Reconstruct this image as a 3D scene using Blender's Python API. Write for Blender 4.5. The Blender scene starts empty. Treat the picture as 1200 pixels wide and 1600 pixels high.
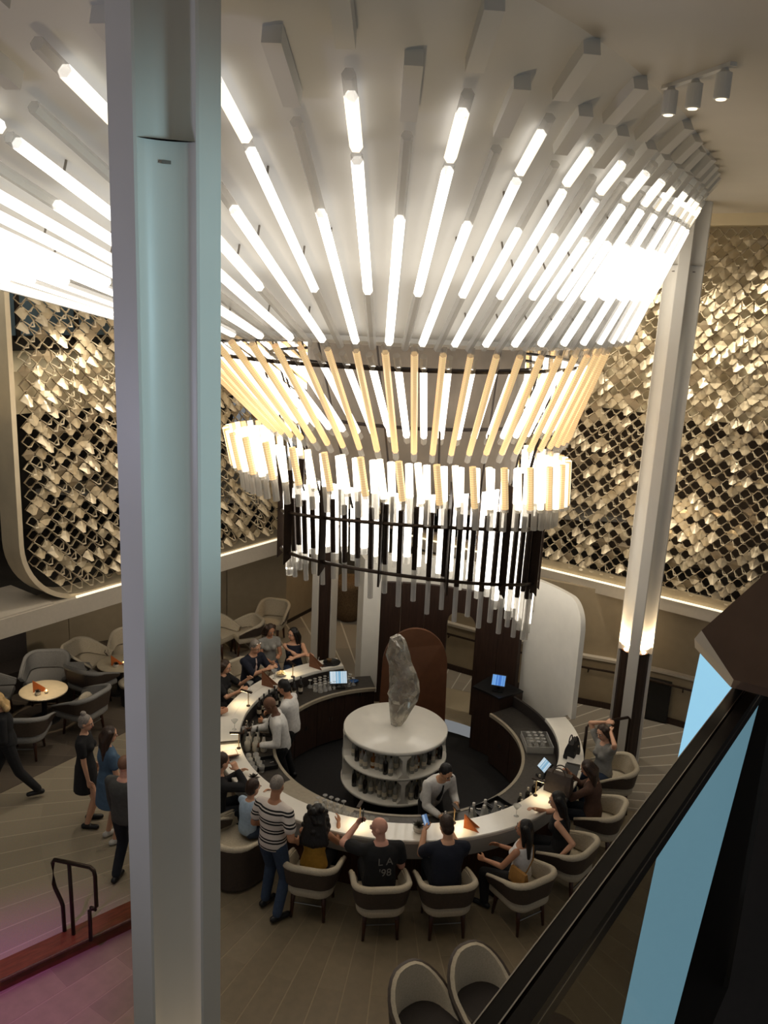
import bpy, bmesh, math, random

from mathutils import Vector, Matrix, Euler

random.seed(7)
SC = bpy.context.scene
COL = SC.collection
PI = math.pi
rad = math.radians

# ------------------------------------------------------------------ camera
CAM_H = 7.4
cam_d = bpy.data.cameras.new('camera')
cam = bpy.data.objects.new('camera', cam_d)
COL.objects.link(cam)
cam_d.sensor_fit = 'VERTICAL'
cam_d.sensor_height = 36.0
cam_d.lens = 1340.0 / 1600.0 * 36.0
cam_d.clip_start = 0.05
cam_d.clip_end = 100
_p, _r = rad(14.2), rad(2.8)
_f = Vector((0, math.cos(_p), -math.sin(_p)))
_x = Vector((1, 0, 0))
_u = _x.cross(_f)
_rx = _x * math.cos(_r) + _u * math.sin(_r)
_ux = -_x * math.sin(_r) + _u * math.cos(_r)
cam.matrix_world = Matrix(((_rx.x, _ux.x, -_f.x, 0), (_rx.y, _ux.y, -_f.y, 0), (_rx.z, _ux.z, -_f.z, CAM_H), (0, 0, 0, 1)))
SC.camera = cam

# ------------------------------------------------------------------ world, exposure
w = bpy.data.worlds.new('world')
SC.world = w
w.use_nodes = True
w.node_tree.nodes['Background'].inputs[0].default_value = (0.93, 0.97, 1.0, 1)
w.node_tree.nodes['Background'].inputs[1].default_value = 0.19
SC.view_settings.view_transform = 'Standard'
SC.view_settings.look = 'None'
SC.view_settings.gamma = 1.0
SC.view_settings.use_curve_mapping = False
SC.view_settings.exposure = 0.0
SC.cycles.use_denoising = True
SC.cycles.max_bounces = 6
SC.cycles.transparent_max_bounces = 12
SC.cycles.sample_clamp_indirect = 4.0
SC.cycles.caustics_reflective = False
SC.cycles.caustics_refractive = False

TUBE_POWER = 2.8


def lamp(name, kind, loc, power, color, aim=None, size=0.1, angle=60, blend=0.6, shape_y=None):
    d = bpy.data.lights.new(name, kind)
    d.energy = power
    d.color = color
    if kind == 'SPOT':
        d.spot_size = rad(angle)
        d.spot_blend = blend
        d.shadow_soft_size = size
    elif kind == 'AREA':
        d.size = size
    else:
        d.shadow_soft_size = size
    o = bpy.data.objects.new(name, d)
    COL.objects.link(o)
    o.location = loc
    if aim is not None:
        o.rotation_euler = (Vector(aim) - Vector(loc)).to_track_quat('-Z', 'Y').to_euler()
    return o


WARM = (1.0, 0.78, 0.52)
# recessed downlights of the lounge ceilings, then two added wall fills
lamp('downlight_table', 'SPOT', (-5.50, 13.0, 2.17), 75, WARM, (-5.56, 13.15, 0.6), 0.02, 34, 0.4)
lamp('downlight_carpet', 'SPOT', (-3.4, 9.6, 8.6), 300, (1.0, 0.86, 0.68), (-3.6, 10.6, 0), 0.15, 46, 0.8)
lamp('downlight_floor', 'SPOT', (1.0, 6.6, 5.6), 40, WARM, (1.1, 7.5, 0), 0.05, 50, 0.9)
lamp('downlight_corridor', 'SPOT', (-1.0, 18.6, 2.9), 60, (1.0, 0.68, 0.36), (-1.4, 18.7, 0), 0.05, 110, 0.8)
lamp('downlight_corridor_deep', 'SPOT', (-0.2, 20.0, 2.9), 60, (1.0, 0.72, 0.42), (-0.4, 19.9, 0), 0.05, 100, 0.8)
lamp('downlight_entry', 'SPOT', (4.8, 14.0, 5.0), 60, (1.0, 0.9, 0.75), (4.9, 14.0, 0), 0.1, 80, 0.8)
lamp('wall_washer', 'SPOT', (4.5, 13.6, 2.38), 18, WARM, (4.2, 15.2, 1.5), 0.05, 110, 0.9)
lamp('lounge_wall_fill', 'SPOT', (-6.3, 13.2, 2.15), 45, (1.0, 0.85, 0.66), (-6.5, 15.0, 0.9), 0.05, 130, 0.9)  # added spot under the deck, brightens the dark lounge wall
lamp('lounge_wall_fill_far', 'SPOT', (-4.2, 15.2, 2.15), 35, (1.0, 0.85, 0.66), (-4.4, 16.6, 0.9), 0.05, 130, 0.9)  # second added spot for the same wall
# wall washers under the ceiling edge, raking down over the metal screens
lamp('screen_washer', 'SPOT', (4.0, 13.9, 8.7), 350, (1.0, 0.91, 0.75), (4.6, 15.0, 4.4), 0.08, 100, 0.9)
lamp('screen_washer_right', 'SPOT', (5.7, 12.9, 8.7), 350, (1.0, 0.91, 0.75), (6.0, 14.0, 4.4), 0.08, 100, 0.9)
lamp('screen_washer_left', 'SPOT', (-4.3, 12.6, 7.0), 150, (1.0, 0.90, 0.74), (-4.9, 13.2, 3.6), 0.08, 110, 0.9)
# unseen coloured spots, added for the tints on floor and left column
lamp('tint_spot_magenta', 'SPOT', (-5.2, 3.4, 6.0), 1100, (0.85, 0.10, 1.0), (-3.8, 7.2, 0), 0.1, 26, 0.9)
lamp('tint_spot_cyan', 'SPOT', (3.6, 1.6, 7.2), 520, (0.55, 0.88, 1.0), (-1.1, 4.3, 7.0), 0.3, 34, 0.8)
lamp('tint_spot_violet', 'SPOT', (-5.0, 2.2, 6.2), 170, (0.68, 0.70, 1.0), (-1.1, 4.3, 6.4), 0.3, 85, 0.9)


# ------------------------------------------------------------------ materials
def lin(c):
    return tuple(((v / 12.92) if v <= 0.04045 else ((v + 0.055) / 1.055) ** 2.4) for v in c)


def hexc(r, g, b):
    return lin((r / 255, g / 255, b / 255))


MATS = {}


def mat(name, col=(0.5, 0.5, 0.5), rough=0.6, metal=0.0, var=0.08, scale=20.0, bump=0.0, emit=None, estr=0.0,
        trans=0.0, alpha=1.0, coat=0.0, stretch=None, ior=1.45):
    if name in MATS:
        return MATS[name]
    m = bpy.data.materials.new(name)
    m.use_nodes = True
    nt = m.node_tree
    b = nt.nodes['Principled BSDF']
    b.inputs['Roughness'].default_value = rough
    b.inputs['Metallic'].default_value = metal
    b.inputs['IOR'].default_value = ior
    b.inputs['Coat Weight'].default_value = coat
    b.inputs['Transmission Weight'].default_value = trans
    b.inputs['Alpha'].default_value = alpha
    tc = nt.nodes.new('ShaderNodeTexCoord')
    mp = nt.nodes.new('ShaderNodeMapping')
    if stretch:
        mp.inputs['Scale'].default_value = stretch
    nz = nt.nodes.new('ShaderNodeTexNoise')
    nz.inputs['Scale'].default_value = scale
    nz.inputs['Detail'].default_value = 3
    nt.links.new(tc.outputs['Object'], mp.inputs['Vector'])
    nt.links.new(mp.outputs['Vector'], nz.inputs['Vector'])
    rp = nt.nodes.new('ShaderNodeValToRGB')
    rp.color_ramp.elements[0].position = 0.3
    rp.color_ramp.elements[1].position = 0.7
    rp.color_ramp.elements[0].color = (*[max(0, c * (1 - var)) for c in col], 1)
    rp.color_ramp.elements[1].color = (*[min(1, c * (1 + var)) for c in col], 1)
    nt.links.new(nz.outputs['Fac'], rp.inputs['Fac'])
    nt.links.new(rp.outputs['Color'], b.inputs['Base Color'])
    if bump > 0:
        bp = nt.nodes.new('ShaderNodeBump')
        bp.inputs['Strength'].default_value = bump
        bp.inputs['Distance'].default_value = 0.01
        nt.links.new(nz.outputs['Fac'], bp.inputs['Height'])
        nt.links.new(bp.outputs['Normal'], b.inputs['Normal'])
    if emit:
        b.inputs['Emission Color'].default_value = (*emit, 1)
        b.inputs['Emission Strength'].default_value = estr
    MATS[name] = m
    return m


def node_mat(name):
    m = bpy.data.materials.new(name)
    m.use_nodes = True
    MATS[name] = m
    return m, m.node_tree, m.node_tree.nodes['Principled BSDF']


def glass_sheet(name, tint, rough=0.05, mixf=0.12, frost=False):
    m = bpy.data.materials.new(name)
    m.use_nodes = True
    nt = m.node_tree
    nt.nodes.clear()
    out = nt.nodes.new('ShaderNodeOutputMaterial')
    mx = nt.nodes.new('ShaderNodeMixShader')
    tr = nt.nodes.new('ShaderNodeBsdfTransparent')
    if frost:
        gl = nt.nodes.new('ShaderNodeBsdfDiffuse')
        gl.inputs['Color'].default_value = (0.75, 0.74, 0.71, 1)
    else:
        gl = nt.nodes.new('ShaderNodeBsdfGlossy')
        gl.inputs['Roughness'].default_value = rough
    nz = nt.nodes.new('ShaderNodeTexNoise')
    nz.inputs['Scale'].default_value = 3.0
    rp = nt.nodes.new('ShaderNodeValToRGB')
    rp.color_ramp.elements[0].color = (*[c * 0.96 for c in tint], 1)
    rp.color_ramp.elements[1].color = (*tint, 1)
    nt.links.new(nz.outputs['Fac'], rp.inputs['Fac'])
    nt.links.new(rp.outputs['Color'], tr.inputs['Color'])
    mx.inputs['Fac'].default_value = mixf
    nt.links.new(tr.outputs[0], mx.inputs[1])
    nt.links.new(gl.outputs[0], mx.inputs[2])
    nt.links.new(mx.outputs[0], out.inputs[0])
    MATS[name] = m
    return m


mat('white_paint', hexc(205, 203, 198), 0.5, var=0.03, scale=2)
mat('funnel_white', hexc(214, 212, 206), 0.42, var=0.02, scale=1.5)
mat('ceiling_paint', hexc(186, 180, 168), 0.6, var=0.03, scale=1.5)
mat('column_paint', hexc(214, 209, 199), 0.4, var=0.02, scale=3)
mat('wall_beige', hexc(150, 136, 112), 0.7, var=0.05, scale=6)
mat('wall_joint', hexc(104, 94, 78), 0.7)
mat('ledge_paint', hexc(180, 171, 156), 0.45, var=0.03)
mat('bulkhead_cream', hexc(214, 198, 162), 0.7, var=0.04, scale=2)
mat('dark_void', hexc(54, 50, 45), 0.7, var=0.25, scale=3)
mat('core_grey', hexc(120, 112, 102), 0.6, var=0.15, scale=3)
mat('dark_metal', hexc(46, 38, 33), 0.45, metal=0.3)
mat('bronze_dark', hexc(52, 40, 32), 0.35, metal=0.6)
mat('walnut', hexc(74, 44, 28), 0.4, var=0.35, scale=6, stretch=(6, 6, 0.5))
mat('walnut_dark', hexc(50, 34, 26), 0.45, var=0.3, scale=6, stretch=(6, 6, 0.5))
mat('step_wood', hexc(96, 52, 30), 0.35, var=0.3, scale=5, stretch=(1, 6, 1))
mat('brown_void', hexc(92, 78, 62), 0.7, var=0.2, scale=3)
mat('champagne', hexc(184, 168, 138), 0.45, metal=0.4, var=0.10, scale=4)
mat('champagne_light', hexc(210, 195, 166), 0.42, metal=0.3, var=0.06, scale=4)
mat('champagne_dark', hexc(146, 130, 104), 0.45, metal=0.4, var=0.12, scale=4)
mat('tube_lit', (0.9, 0.9, 0.88), 0.4, emit=(1.0, 0.93, 0.83), estr=TUBE_POWER)
mat('tube_warm', (0.9, 0.86, 0.75), 0.4, emit=(1.0, 0.86, 0.62), estr=TUBE_POWER * 0.55)
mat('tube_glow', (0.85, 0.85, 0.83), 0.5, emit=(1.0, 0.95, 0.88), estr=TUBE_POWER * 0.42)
mat('uplight_lens', (0.9, 0.86, 0.75), 0.4, emit=(1.0, 0.70, 0.40), estr=14)
mat('cove_strip', (0.9, 0.85, 0.75), 0.4, emit=(1.0, 0.86, 0.62), estr=1.1)
mat('window_blue', hexc(96, 118, 132), 0.15, var=0.4, scale=1.2)  # blue-grey reflections put into the pane colour
mat('led_blue', (0.2, 0.3, 0.35), 0.4, emit=hexc(150, 205, 232), estr=0.95)
mat('bar_white', hexc(226, 222, 212), 0.3, var=0.03, scale=5, coat=0.3)
mat('bar_fascia', hexc(190, 187, 180), 0.35, var=0.03, scale=5)
mat('rail_black', hexc(22, 20, 19), 0.25, var=0.1)
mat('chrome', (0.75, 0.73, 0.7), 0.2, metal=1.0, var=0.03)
mat('brass', (0.72, 0.55, 0.3), 0.25, metal=1.0, var=0.05)
mat('copper_leather', hexc(96, 60, 38), 0.5, var=0.12, scale=8)
mat('cream_fabric', hexc(182, 171, 150), 0.9, var=0.1, scale=60, bump=0.2)
mat('grey_fabric', hexc(128, 126, 122), 0.9, var=0.1, scale=60, bump=0.2)
mat('brown_leather', hexc(66, 56, 49), 0.5, var=0.12, scale=40, bump=0.1)
mat('bench_dark', hexc(40, 34, 31), 0.7, var=0.1, scale=30)
mat('leg_wood', hexc(64, 36, 24), 0.35, var=0.2, scale=10)
mat('stone_top', hexc(196, 184, 158), 0.35, var=0.06, scale=12)
mat('black_plastic', hexc(24, 24, 25), 0.4, var=0.05)
mat('pit_floor', hexc(24, 23, 24), 0.6, var=0.3, scale=30)
mat('block_wood', hexc(112, 88, 70), 0.5, var=0.12, scale=8)
mat('steel', hexc(120, 116, 108), 0.3, metal=0.9, var=0.08)
glass_sheet('glass_rail', (0.62, 0.62, 0.60), 0.08, 0.06)
glass_sheet('tube_clear', (0.92, 0.91, 0.89), 0.2, 0.30, True)
glass_sheet('tube_frost', (0.80, 0.78, 0.74), 0.35, 0.45, True)
glass_sheet('glass_clear', (0.90, 0.90, 0.88), 0.05, 0.30, True)
glass_sheet('bottle_clear', (0.86, 0.86, 0.82), 0.05, 0.30, True)


def amber_mat():
    m, nt, b = node_mat('tube_amber')
    tc = nt.nodes.new('ShaderNodeTexCoord')
    wv = nt.nodes.new('ShaderNodeTexWave')
    wv.bands_direction = 'Z'
    wv.inputs['Scale'].default_value = 11.0
    wv.inputs['Distortion'].default_value = 0.0
    rp = nt.nodes.new('ShaderNodeValToRGB')
    rp.color_ramp.elements[0].color = (*hexc(216, 180, 124), 1)
    rp.color_ramp.elements[1].color = (*hexc(232, 200, 150), 1)
    nt.links.new(tc.outputs['Object'], wv.inputs['Vector'])
    nt.links.new(wv.outputs['Fac'], rp.inputs['Fac'])
    nt.links.new(rp.outputs['Color'], b.inputs['Emission Color'])
    nt.links.new(rp.outputs['Color'], b.inputs['Base Color'])
    b.inputs['Emission Strength'].default_value = 0.80
    b.inputs['Roughness'].default_value = 0.4
    return m


amber_mat()


# ------------------------------------------------------------------ mesh helpers
def link(name, me, parent=None, loc=None, rotz=None, mats=()):
    o = bpy.data.objects.new(name, me)
    COL.objects.link(o)
    if me is not None:
        for m in mats:
            me.materials.append(MATS[m])
    if parent is not None:
        o.parent = parent
    if loc is not None:
        o.location = loc
    if rotz is not None:
        o.rotation_euler = (0, 0, rotz)
    return o


def tag(o, label, cat, group=None, kind=None):
    o['label'] = label
    o['category'] = cat
    if group:
        o['group'] = group
    if kind:
        o['kind'] = kind
    return o


def thing(name, label, cat, loc=(0, 0, 0), rotz=0, group=None):
    return tag(link(name, None, None, loc, rotz), label, cat, group)


def struct(o):
    o['kind'] = 'structure'
    return o


def pydata(name, verts, faces, m, parent=None, smooth=False, loc=None, rotz=None):
    me = bpy.data.meshes.new(name)
    me.from_pydata([tuple(v) for v in verts], [], faces)
    me.update()
    if smooth:
        me.polygons.foreach_set('use_smooth', [True] * len(me.polygons))
    return link(name, me, parent, loc, rotz, (m,) if m else ())


class MB:
    """collects vertices and faces of one mesh"""

    def __init__(s):
        s.v, s.f, s.mi = [], [], []

    def add(s, v, f, mi=0, M=None):
        b = len(s.v)
        if M is not None:
            v = [M @ Vector(p) for p in v]
        s.v += [tuple(p) for p in v]
        s.f += [tuple(i + b for i in q) for q in f]
        s.mi += [mi] * len(f)
        return s

    def box(s, c, d, mi=0, M=None, rz=0):
        x, y, z = c
        a, b, h = d[0] / 2, d[1] / 2, d[2] / 2
        v = [Vector((i * a, j * b, k * h)) for k in (-1, 1) for j in (-1, 1) for i in (-1, 1)]
        if rz:
            R = Matrix.Rotation(rz, 3, 'Z')
            v = [R @ p for p in v]
        v = [p + Vector(c) for p in v]
        return s.add(v, [(0, 2, 3, 1), (4, 5, 7, 6), (0, 1, 5, 4), (2, 6, 7, 3), (0, 4, 6, 2), (1, 3, 7, 5)], mi, M)

    def lathe(s, prof, n=16, mi=0, M=None, caps=True, c=(0, 0, 0)):
        v, f = [], []
        for r, z in prof:
            for i in range(n):
                a = 2 * PI * i / n
                v.append((c[0] + r * math.cos(a), c[1] + r * math.sin(a), c[2] + z))
        for k in range(len(prof) - 1):
            for i in range(n):
                j = (i + 1) % n
                f.append((k * n + i, k * n + j, (k + 1) * n + j, (k + 1) * n + i))
        if caps:
            f.append(tuple(range(n - 1, -1, -1)))
            f.append(tuple((len(prof) - 1) * n + i for i in range(n)))
        return s.add(v, f, mi, M)

    def tube(s, pts, r, n=8, mi=0, M=None):
        pts = [Vector(p) for p in pts]
        v, f = [], []
        up = Vector((0, 0, 1))
        for k, p in enumerate(pts):
            t = (pts[min(k + 1, len(pts) - 1)] - pts[max(k - 1, 0)]).normalized()
            a = t.cross(up)
            if a.length < 0.05:
                a = t.cross(Vector((1, 0, 0)))
            a.normalize()
            b = a.cross(t).normalized()
            rr = r[k] if isinstance(r, (list, tuple)) else r
            for i in range(n):
                q = 2 * PI * i / n
                v.append(p + (a * math.cos(q) + b * math.sin(q)) * rr)
        for k in range(len(pts) - 1):
            for i in range(n):
                j = (i + 1) % n
                f.append((k * n + i, k * n + j, (k + 1) * n + j, (k + 1) * n + i))
        f.append(tuple(range(n - 1, -1, -1)))
        f.append(tuple((len(pts) - 1) * n + i for i in range(n)))
        return s.add(v, f, mi, M)

    def prism(s, poly, z0, z1, mi=0, M=None):
        n = len(poly)
        v = [(x, y, z0) for x, y in poly] + [(x, y, z1) for x, y in poly]
        f = [tuple(range(n - 1, -1, -1)), tuple(range(n, 2 * n))]
        f += [(i, (i + 1) % n, n + (i + 1) % n, n + i) for i in range(n)]
        return s.add(v, f, mi, M)

    def sph(s, c, r, n=10, mi=0, M=None):
        rr = r if isinstance(r, (tuple, list)) else (r, r, r)
        v, f = [], []
        m = max(4, n // 2 + 1)
        for k in range(1, m):
            ph = PI * k / m
            for i in range(n):
                a = 2 * PI * i / n
                v.append((c[0] + rr[0] * math.sin(ph) * math.cos(a), c[1] + rr[1] * math.sin(ph) * math.sin(a), c[2] + rr[2] * math.cos(ph)))
        v.append((c[0], c[1], c[2] + rr[2]))
        v.append((c[0], c[1], c[2] - rr[2]))
        T, B = len(v) - 2, len(v) - 1
        for k in range(m - 2):
            for i in range(n):
                j = (i + 1) % n
                f.append((k * n + i, (k + 1) * n + i, (k + 1) * n + j, k * n + j))
        for i in range(n):
            j = (i + 1) % n
            f.append((T, i, j))
            f.append((B, (m - 2) * n + j, (m - 2) * n + i))
        return s.add(v, f, mi, M)

    def mesh(s, name, smooth=False):
        me = bpy.data.meshes.new(name)
        me.from_pydata(s.v, [], s.f)
        me.polygons.foreach_set('material_index', s.mi)
        if smooth:
            me.polygons.foreach_set('use_smooth', [True] * len(me.polygons))
        me.update()
        return me

    def obj(s, name, mats, parent=None, loc=None, rotz=None, smooth=False):
        if isinstance(mats, str):
            mats = (mats,)
        return link(name, s.mesh(name, smooth), parent, loc, rotz, mats)


def smooth_by_angle(o, deg=35):
    bm = bmesh.new()
    bm.from_mesh(o.data)
    for e in bm.edges:
        if len(e.link_faces) == 2 and e.calc_face_angle(0) > rad(deg):
            e.smooth = False
    for f in bm.faces:
        f.smooth = True
    bm.to_mesh(o.data)
    bm.free()
    return o


def arc_wall(name, c, R0, R1, a0, a1, ztop, zbot, m, parent=None, n=24, loc=None):
    """curved slab between radii R0 (inner) and R1, heights may be functions of the angle"""
    v, f = [], []
    for i in range(n + 1):
        a = a0 + (a1 - a0) * i / n
        zt = ztop(a) if callable(ztop) else ztop
        zb = zbot(a) if callable(zbot) else zbot
        for R, z in ((R0, zb), (R1, zb), (R1, zt), (R0, zt)):
            v.append((c[0] + R * math.cos(a), c[1] + R * math.sin(a), z))
    for i in range(n):
        for k in range(4):
            l = (k + 1) % 4
            f.append((4 * i + k, 4 * i + l, 4 * i + 4 + l, 4 * i + 4 + k))
    f.append((3, 2, 1, 0))
    f.append((4 * n, 4 * n + 1, 4 * n + 2, 4 * n + 3))
    o = pydata(name, v, f, m, parent, loc=loc)
    bm = bmesh.new()
    bm.from_mesh(o.data)
    bmesh.ops.recalc_face_normals(bm, faces=bm.faces)
    bm.to_mesh(o.data)
    bm.free()
    return smooth_by_angle(o, 40)


def copy_tree(o, parent=None):
    c = o.copy()
    COL.objects.link(c)
    c.parent = parent
    for ch in list(o.children):
        copy_tree(ch, c)
    return c


BC = Vector((0.40, 12.05, 0))      # centre of the round bar


# ================================================================== STRUCTURE
# ---- floor: light lines of the carpet run out radially from the bar
def floor_mat(name, base, alt, line, nlines=100, lw=0.06, ring=1.3):
    m, nt, b = node_mat(name)
    N, L = nt.nodes, nt.links
    tc = N.new('ShaderNodeTexCoord')
    sx = N.new('ShaderNodeSeparateXYZ')
    L.new(tc.outputs['Object'], sx.inputs[0])
    at = N.new('ShaderNodeMath'); at.operation = 'ARCTAN2'
    L.new(sx.outputs['Y'], at.inputs[0]); L.new(sx.outputs['X'], at.inputs[1])
    mu = N.new('ShaderNodeMath'); mu.operation = 'MULTIPLY'; mu.inputs[1].default_value = nlines / (2 * PI)
    L.new(at.outputs[0], mu.inputs[0])
    fr = N.new('ShaderNodeMath'); fr.operation = 'FRACT'
    L.new(mu.outputs[0], fr.inputs[0])
    ln = N.new('ShaderNodeMath'); ln.operation = 'LESS_THAN'; ln.inputs[1].default_value = lw
    L.new(fr.outputs[0], ln.inputs[0])
    fl = N.new('ShaderNodeMath'); fl.operation = 'FLOOR'
    L.new(mu.outputs[0], fl.inputs[0])
    xx = N.new('ShaderNodeVectorMath'); xx.operation = 'LENGTH'
    cb = N.new('ShaderNodeCombineXYZ')
    L.new(sx.outputs['X'], cb.inputs[0]); L.new(sx.outputs['Y'], cb.inputs[1])
    L.new(cb.outputs[0], xx.inputs[0])
    rm = N.new('ShaderNodeMath'); rm.operation = 'DIVIDE'; rm.inputs[1].default_value = ring
    L.new(xx.outputs['Value'], rm.inputs[0])
    rf = N.new('ShaderNodeMath'); rf.operation = 'FLOOR'
    L.new(rm.outputs[0], rf.inputs[0])
    c2 = N.new('ShaderNodeCombineXYZ')
    L.new(fl.outputs[0], c2.inputs[0]); L.new(rf.outputs[0], c2.inputs[1])
    wn = N.new('ShaderNodeTexWhiteNoise')
    L.new(c2.outputs[0], wn.inputs['Vector'])
    nz = N.new('ShaderNodeTexNoise'); nz.inputs['Scale'].default_value = 90
    L.new(tc.outputs['Object'], nz.inputs['Vector'])
    m1 = N.new('ShaderNodeMix'); m1.data_type = 'RGBA'
    m1.inputs[6].default_value = (*base, 1); m1.inputs[7].default_value = (*alt, 1)
    L.new(wn.outputs['Value'], m1.inputs[0])
    m2 = N.new('ShaderNodeMix'); m2.data_type = 'RGBA'
    L.new(ln.outputs[0], m2.inputs[0]); L.new(m1.outputs[2], m2.inputs[6]); m2.inputs[7].default_value = (*line, 1)
    m3 = N.new('ShaderNodeMix'); m3.data_type = 'RGBA'; m3.blend_type = 'MULTIPLY'; m3.inputs[0].default_value = 0.35
    L.new(m2.outputs[2], m3.inputs[6]); L.new(nz.outputs['Color'], m3.inputs[7])
    L.new(m3.outputs[2], b.inputs['Base Color'])
    b.inputs['Roughness'].default_value = 0.85
    bp = N.new('ShaderNodeBump'); bp.inputs['Strength'].default_value = 0.25; bp.inputs['Distance'].default_value = 0.01
    L.new(nz.outputs['Fac'], bp.inputs['Height']); L.new(bp.outputs['Normal'], b.inputs['Normal'])


floor_mat('carpet_light', hexc(152, 140, 118), hexc(140, 129, 109), hexc(172, 160, 138), lw=0.045, ring=2.6)
floor_mat('carpet_grey', hexc(150, 140, 124), hexc(132, 124, 112), hexc(190, 182, 166), lw=0.09)
floor_mat('carpet_dark', hexc(96, 84, 70), hexc(78, 68, 58), hexc(104, 92, 76), lw=0.05)
floor_mat('floor_base', hexc(158, 144, 118), hexc(154, 140, 114), hexc(158, 144, 118))
mat('plank_a', hexc(124, 111, 89), 0.55, var=0.08, scale=8)
mat('plank_b', hexc(119, 106, 85), 0.55, var=0.08, scale=8)
mat('plank_c', hexc(128, 115, 92), 0.55, var=0.08, scale=8)


def sector(name, r0, r1, a0, a1, z, m, parent=None, n=48, th=0.0):
    v, f = [], []
    for i in range(n + 1):
        a = rad(a0 + (a1 - a0) * i / n)
        for R in (r0, r1):
            v.append((R * math.cos(a), R * math.sin(a), z))
    for i in range(n):
        f.append((2 * i, 2 * i + 1, 2 * i + 3, 2 * i + 2))
    return pydata(name, v, f, m, parent)


floor = sector('floor', 2.30, 16, -180, 180, 0, 'floor_base', n=96)
floor.location = BC
struct(floor)
# carpet of the right and back part
cp = sector('carpet', 3.55, 9.5, -8, 128, 0.006, 'carpet_grey', floor)
# floor planks radiating from the bar
NPL = 92
pm = {}
rr = random.Random(3)
for i in range(-42, -2):
    a0 = 360 / NPL * i + 0.12
    a1 = a0 + 360 / NPL - 0.24
    r = 3.0 + (0.55 if i % 2 else 0.0)
    first = True
    r = 2.95
    k = 0
    while r < 6.4:
        L = (0.75 if i % 2 else 1.35) if k == 0 else 1.35
        r1 = min(r + L, 6.6)
        key = (k, i % 2)
        if key not in pm:
            mb = MB()
            h = rad(360 / NPL / 2 - 0.09)
            q = [(r * math.cos(-h), r * math.sin(-h)), ((r1 - .006) * math.cos(-h), (r1 - .006) * math.sin(-h)),
                 ((r1 - .006) * math.cos(h), (r1 - .006) * math.sin(h)), (r * math.cos(h), r * math.sin(h))]
            mb.prism(q, 0.0, 0.002)
            me = mb.mesh('floor_plank')
            me.materials.append(MATS[('plank_a', 'plank_b', 'plank_c')[len(pm) % 3]])
            pm[key] = me
        o = link('floor_plank', pm[key], floor)
        o.rotation_euler = (0, 0, rad((a0 + a1) / 2))
        k += 1
        r = r1
# sunken floor behind the counter
pit = MB().lathe([(2.42, -0.30), (2.42, -0.29), (0.01, -0.29)], 64, caps=False).obj('floor_pit', 'pit_floor', None, BC)
struct(pit)

# ---- raised lounge platform on the left, with a wooden edge
PZ = 0.16
pl = [(-2.80, 8.89), (-2.05, 9.58), (-2.6, 11.0), (-4.4, 17.6), (-13, 17.6), (-13, -0.6), (-9.5, 2.72)]
plat = MB().prism([(x - BC.x, y - BC.y) for x, y in pl], 0.002, PZ).obj('floor_platform', 'carpet_light', None, BC)
struct(plat)
# darker lounge carpet field
dk = [(-5.35, 10.93), (-4.04, 12.96), (-3.1, 14.5), (-3.6, 17.5), (-13, 17.5), (-13, -0.3)]
MB().prism([(x - BC.x, y - BC.y) for x, y in dk], PZ, PZ + 0.006).obj('carpet_field', 'carpet_dark', plat)
# wooden nosing: tread and riser
d = Vector((-2.80 + 9.5, 8.89 - 2.72, 0)).normalized()
nrm = Vector((d.y, -d.x, 0))
A = Vector((-9.5, 2.72, 0)); B = Vector((-2.05, 9.58, 0))
step = link('step_edge', None, None, (A + B) / 2)
step = struct(step)
ang = math.atan2(d.y, d.x)
Lg = (B - A).length
MB().box((0, -0.14, PZ - 0.015), (Lg, 0.28, 0.036)).obj('tread', 'step_wood', step, rotz=0).rotation_euler = (0, 0, ang)
MB().box((0, -0.255, (PZ - 0.03) / 2), (Lg, 0.02, PZ - 0.03)).obj('riser', 'step_wood', step).rotation_euler = (0, 0, ang)
MB().tube([(-Lg / 2, -0.28, PZ - 0.012), (Lg / 2, -0.28, PZ - 0.012)], 0.02).obj('nosing', 'walnut', step).rotation_euler = (0, 0, ang)

# ---- ceiling: flat part and the big white funnel that flows down over the bar
FC = Vector((-0.10, 12.0, 0))
FZ0, FZ1, FR0 = 6.98, 8.90, 3.10
RO = [(-180, 11.5), (-160, 11), (-140, 10.2), (-125, 9.6), (-110, 8.8), (-100, 8.2), (-92, 7.65), (-84, 7.12), (-79, 6.53), (-75, 6.10),
      (-70, 5.61), (-59, 4.89), (-50, 4.45), (-35, 4.1), (-15, 3.92), (0, 3.88), (60, 3.9), (100, 4.2), (130, 5.5), (150, 8), (180, 11.5)]


def Ro(deg):
    deg = (deg + 180) % 360 - 180
    for (a, ra), (b, rb) in zip(RO, RO[1:]):
        if a <= deg <= b:
            s = (deg - a) / (b - a)
            return ra + (rb - ra) * s
    return 11.5


def funnel(deg, t, off=0.0):
    R = FR0 + (Ro(deg) - FR0) * t
    left = max(0, min(1, (abs((deg + 180) % 360 - 180) - 95) / 60)) if deg < 0 or deg > 180 else 0
    p = 1.25 - 0.3 * left
    z = FZ0 + (FZ1 - FZ0) * (1 - (1 - t) ** p)
    e = 1e-3
    R2 = FR0 + (Ro(deg) - FR0) * (t - e)
    z2 = FZ0 + (FZ1 - FZ0) * (1 - (1 - t + e) ** p)
    dr, dz = R - R2, z - z2
    l = math.hypot(dr, dz)
    nr, nz = dz / l, -dr / l          # outward and down
    a = rad(deg)
    return Vector((FC.x + (R + nr * off) * math.cos(a), FC.y + (R + nr * off) * math.sin(a), z + nz * off))


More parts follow.
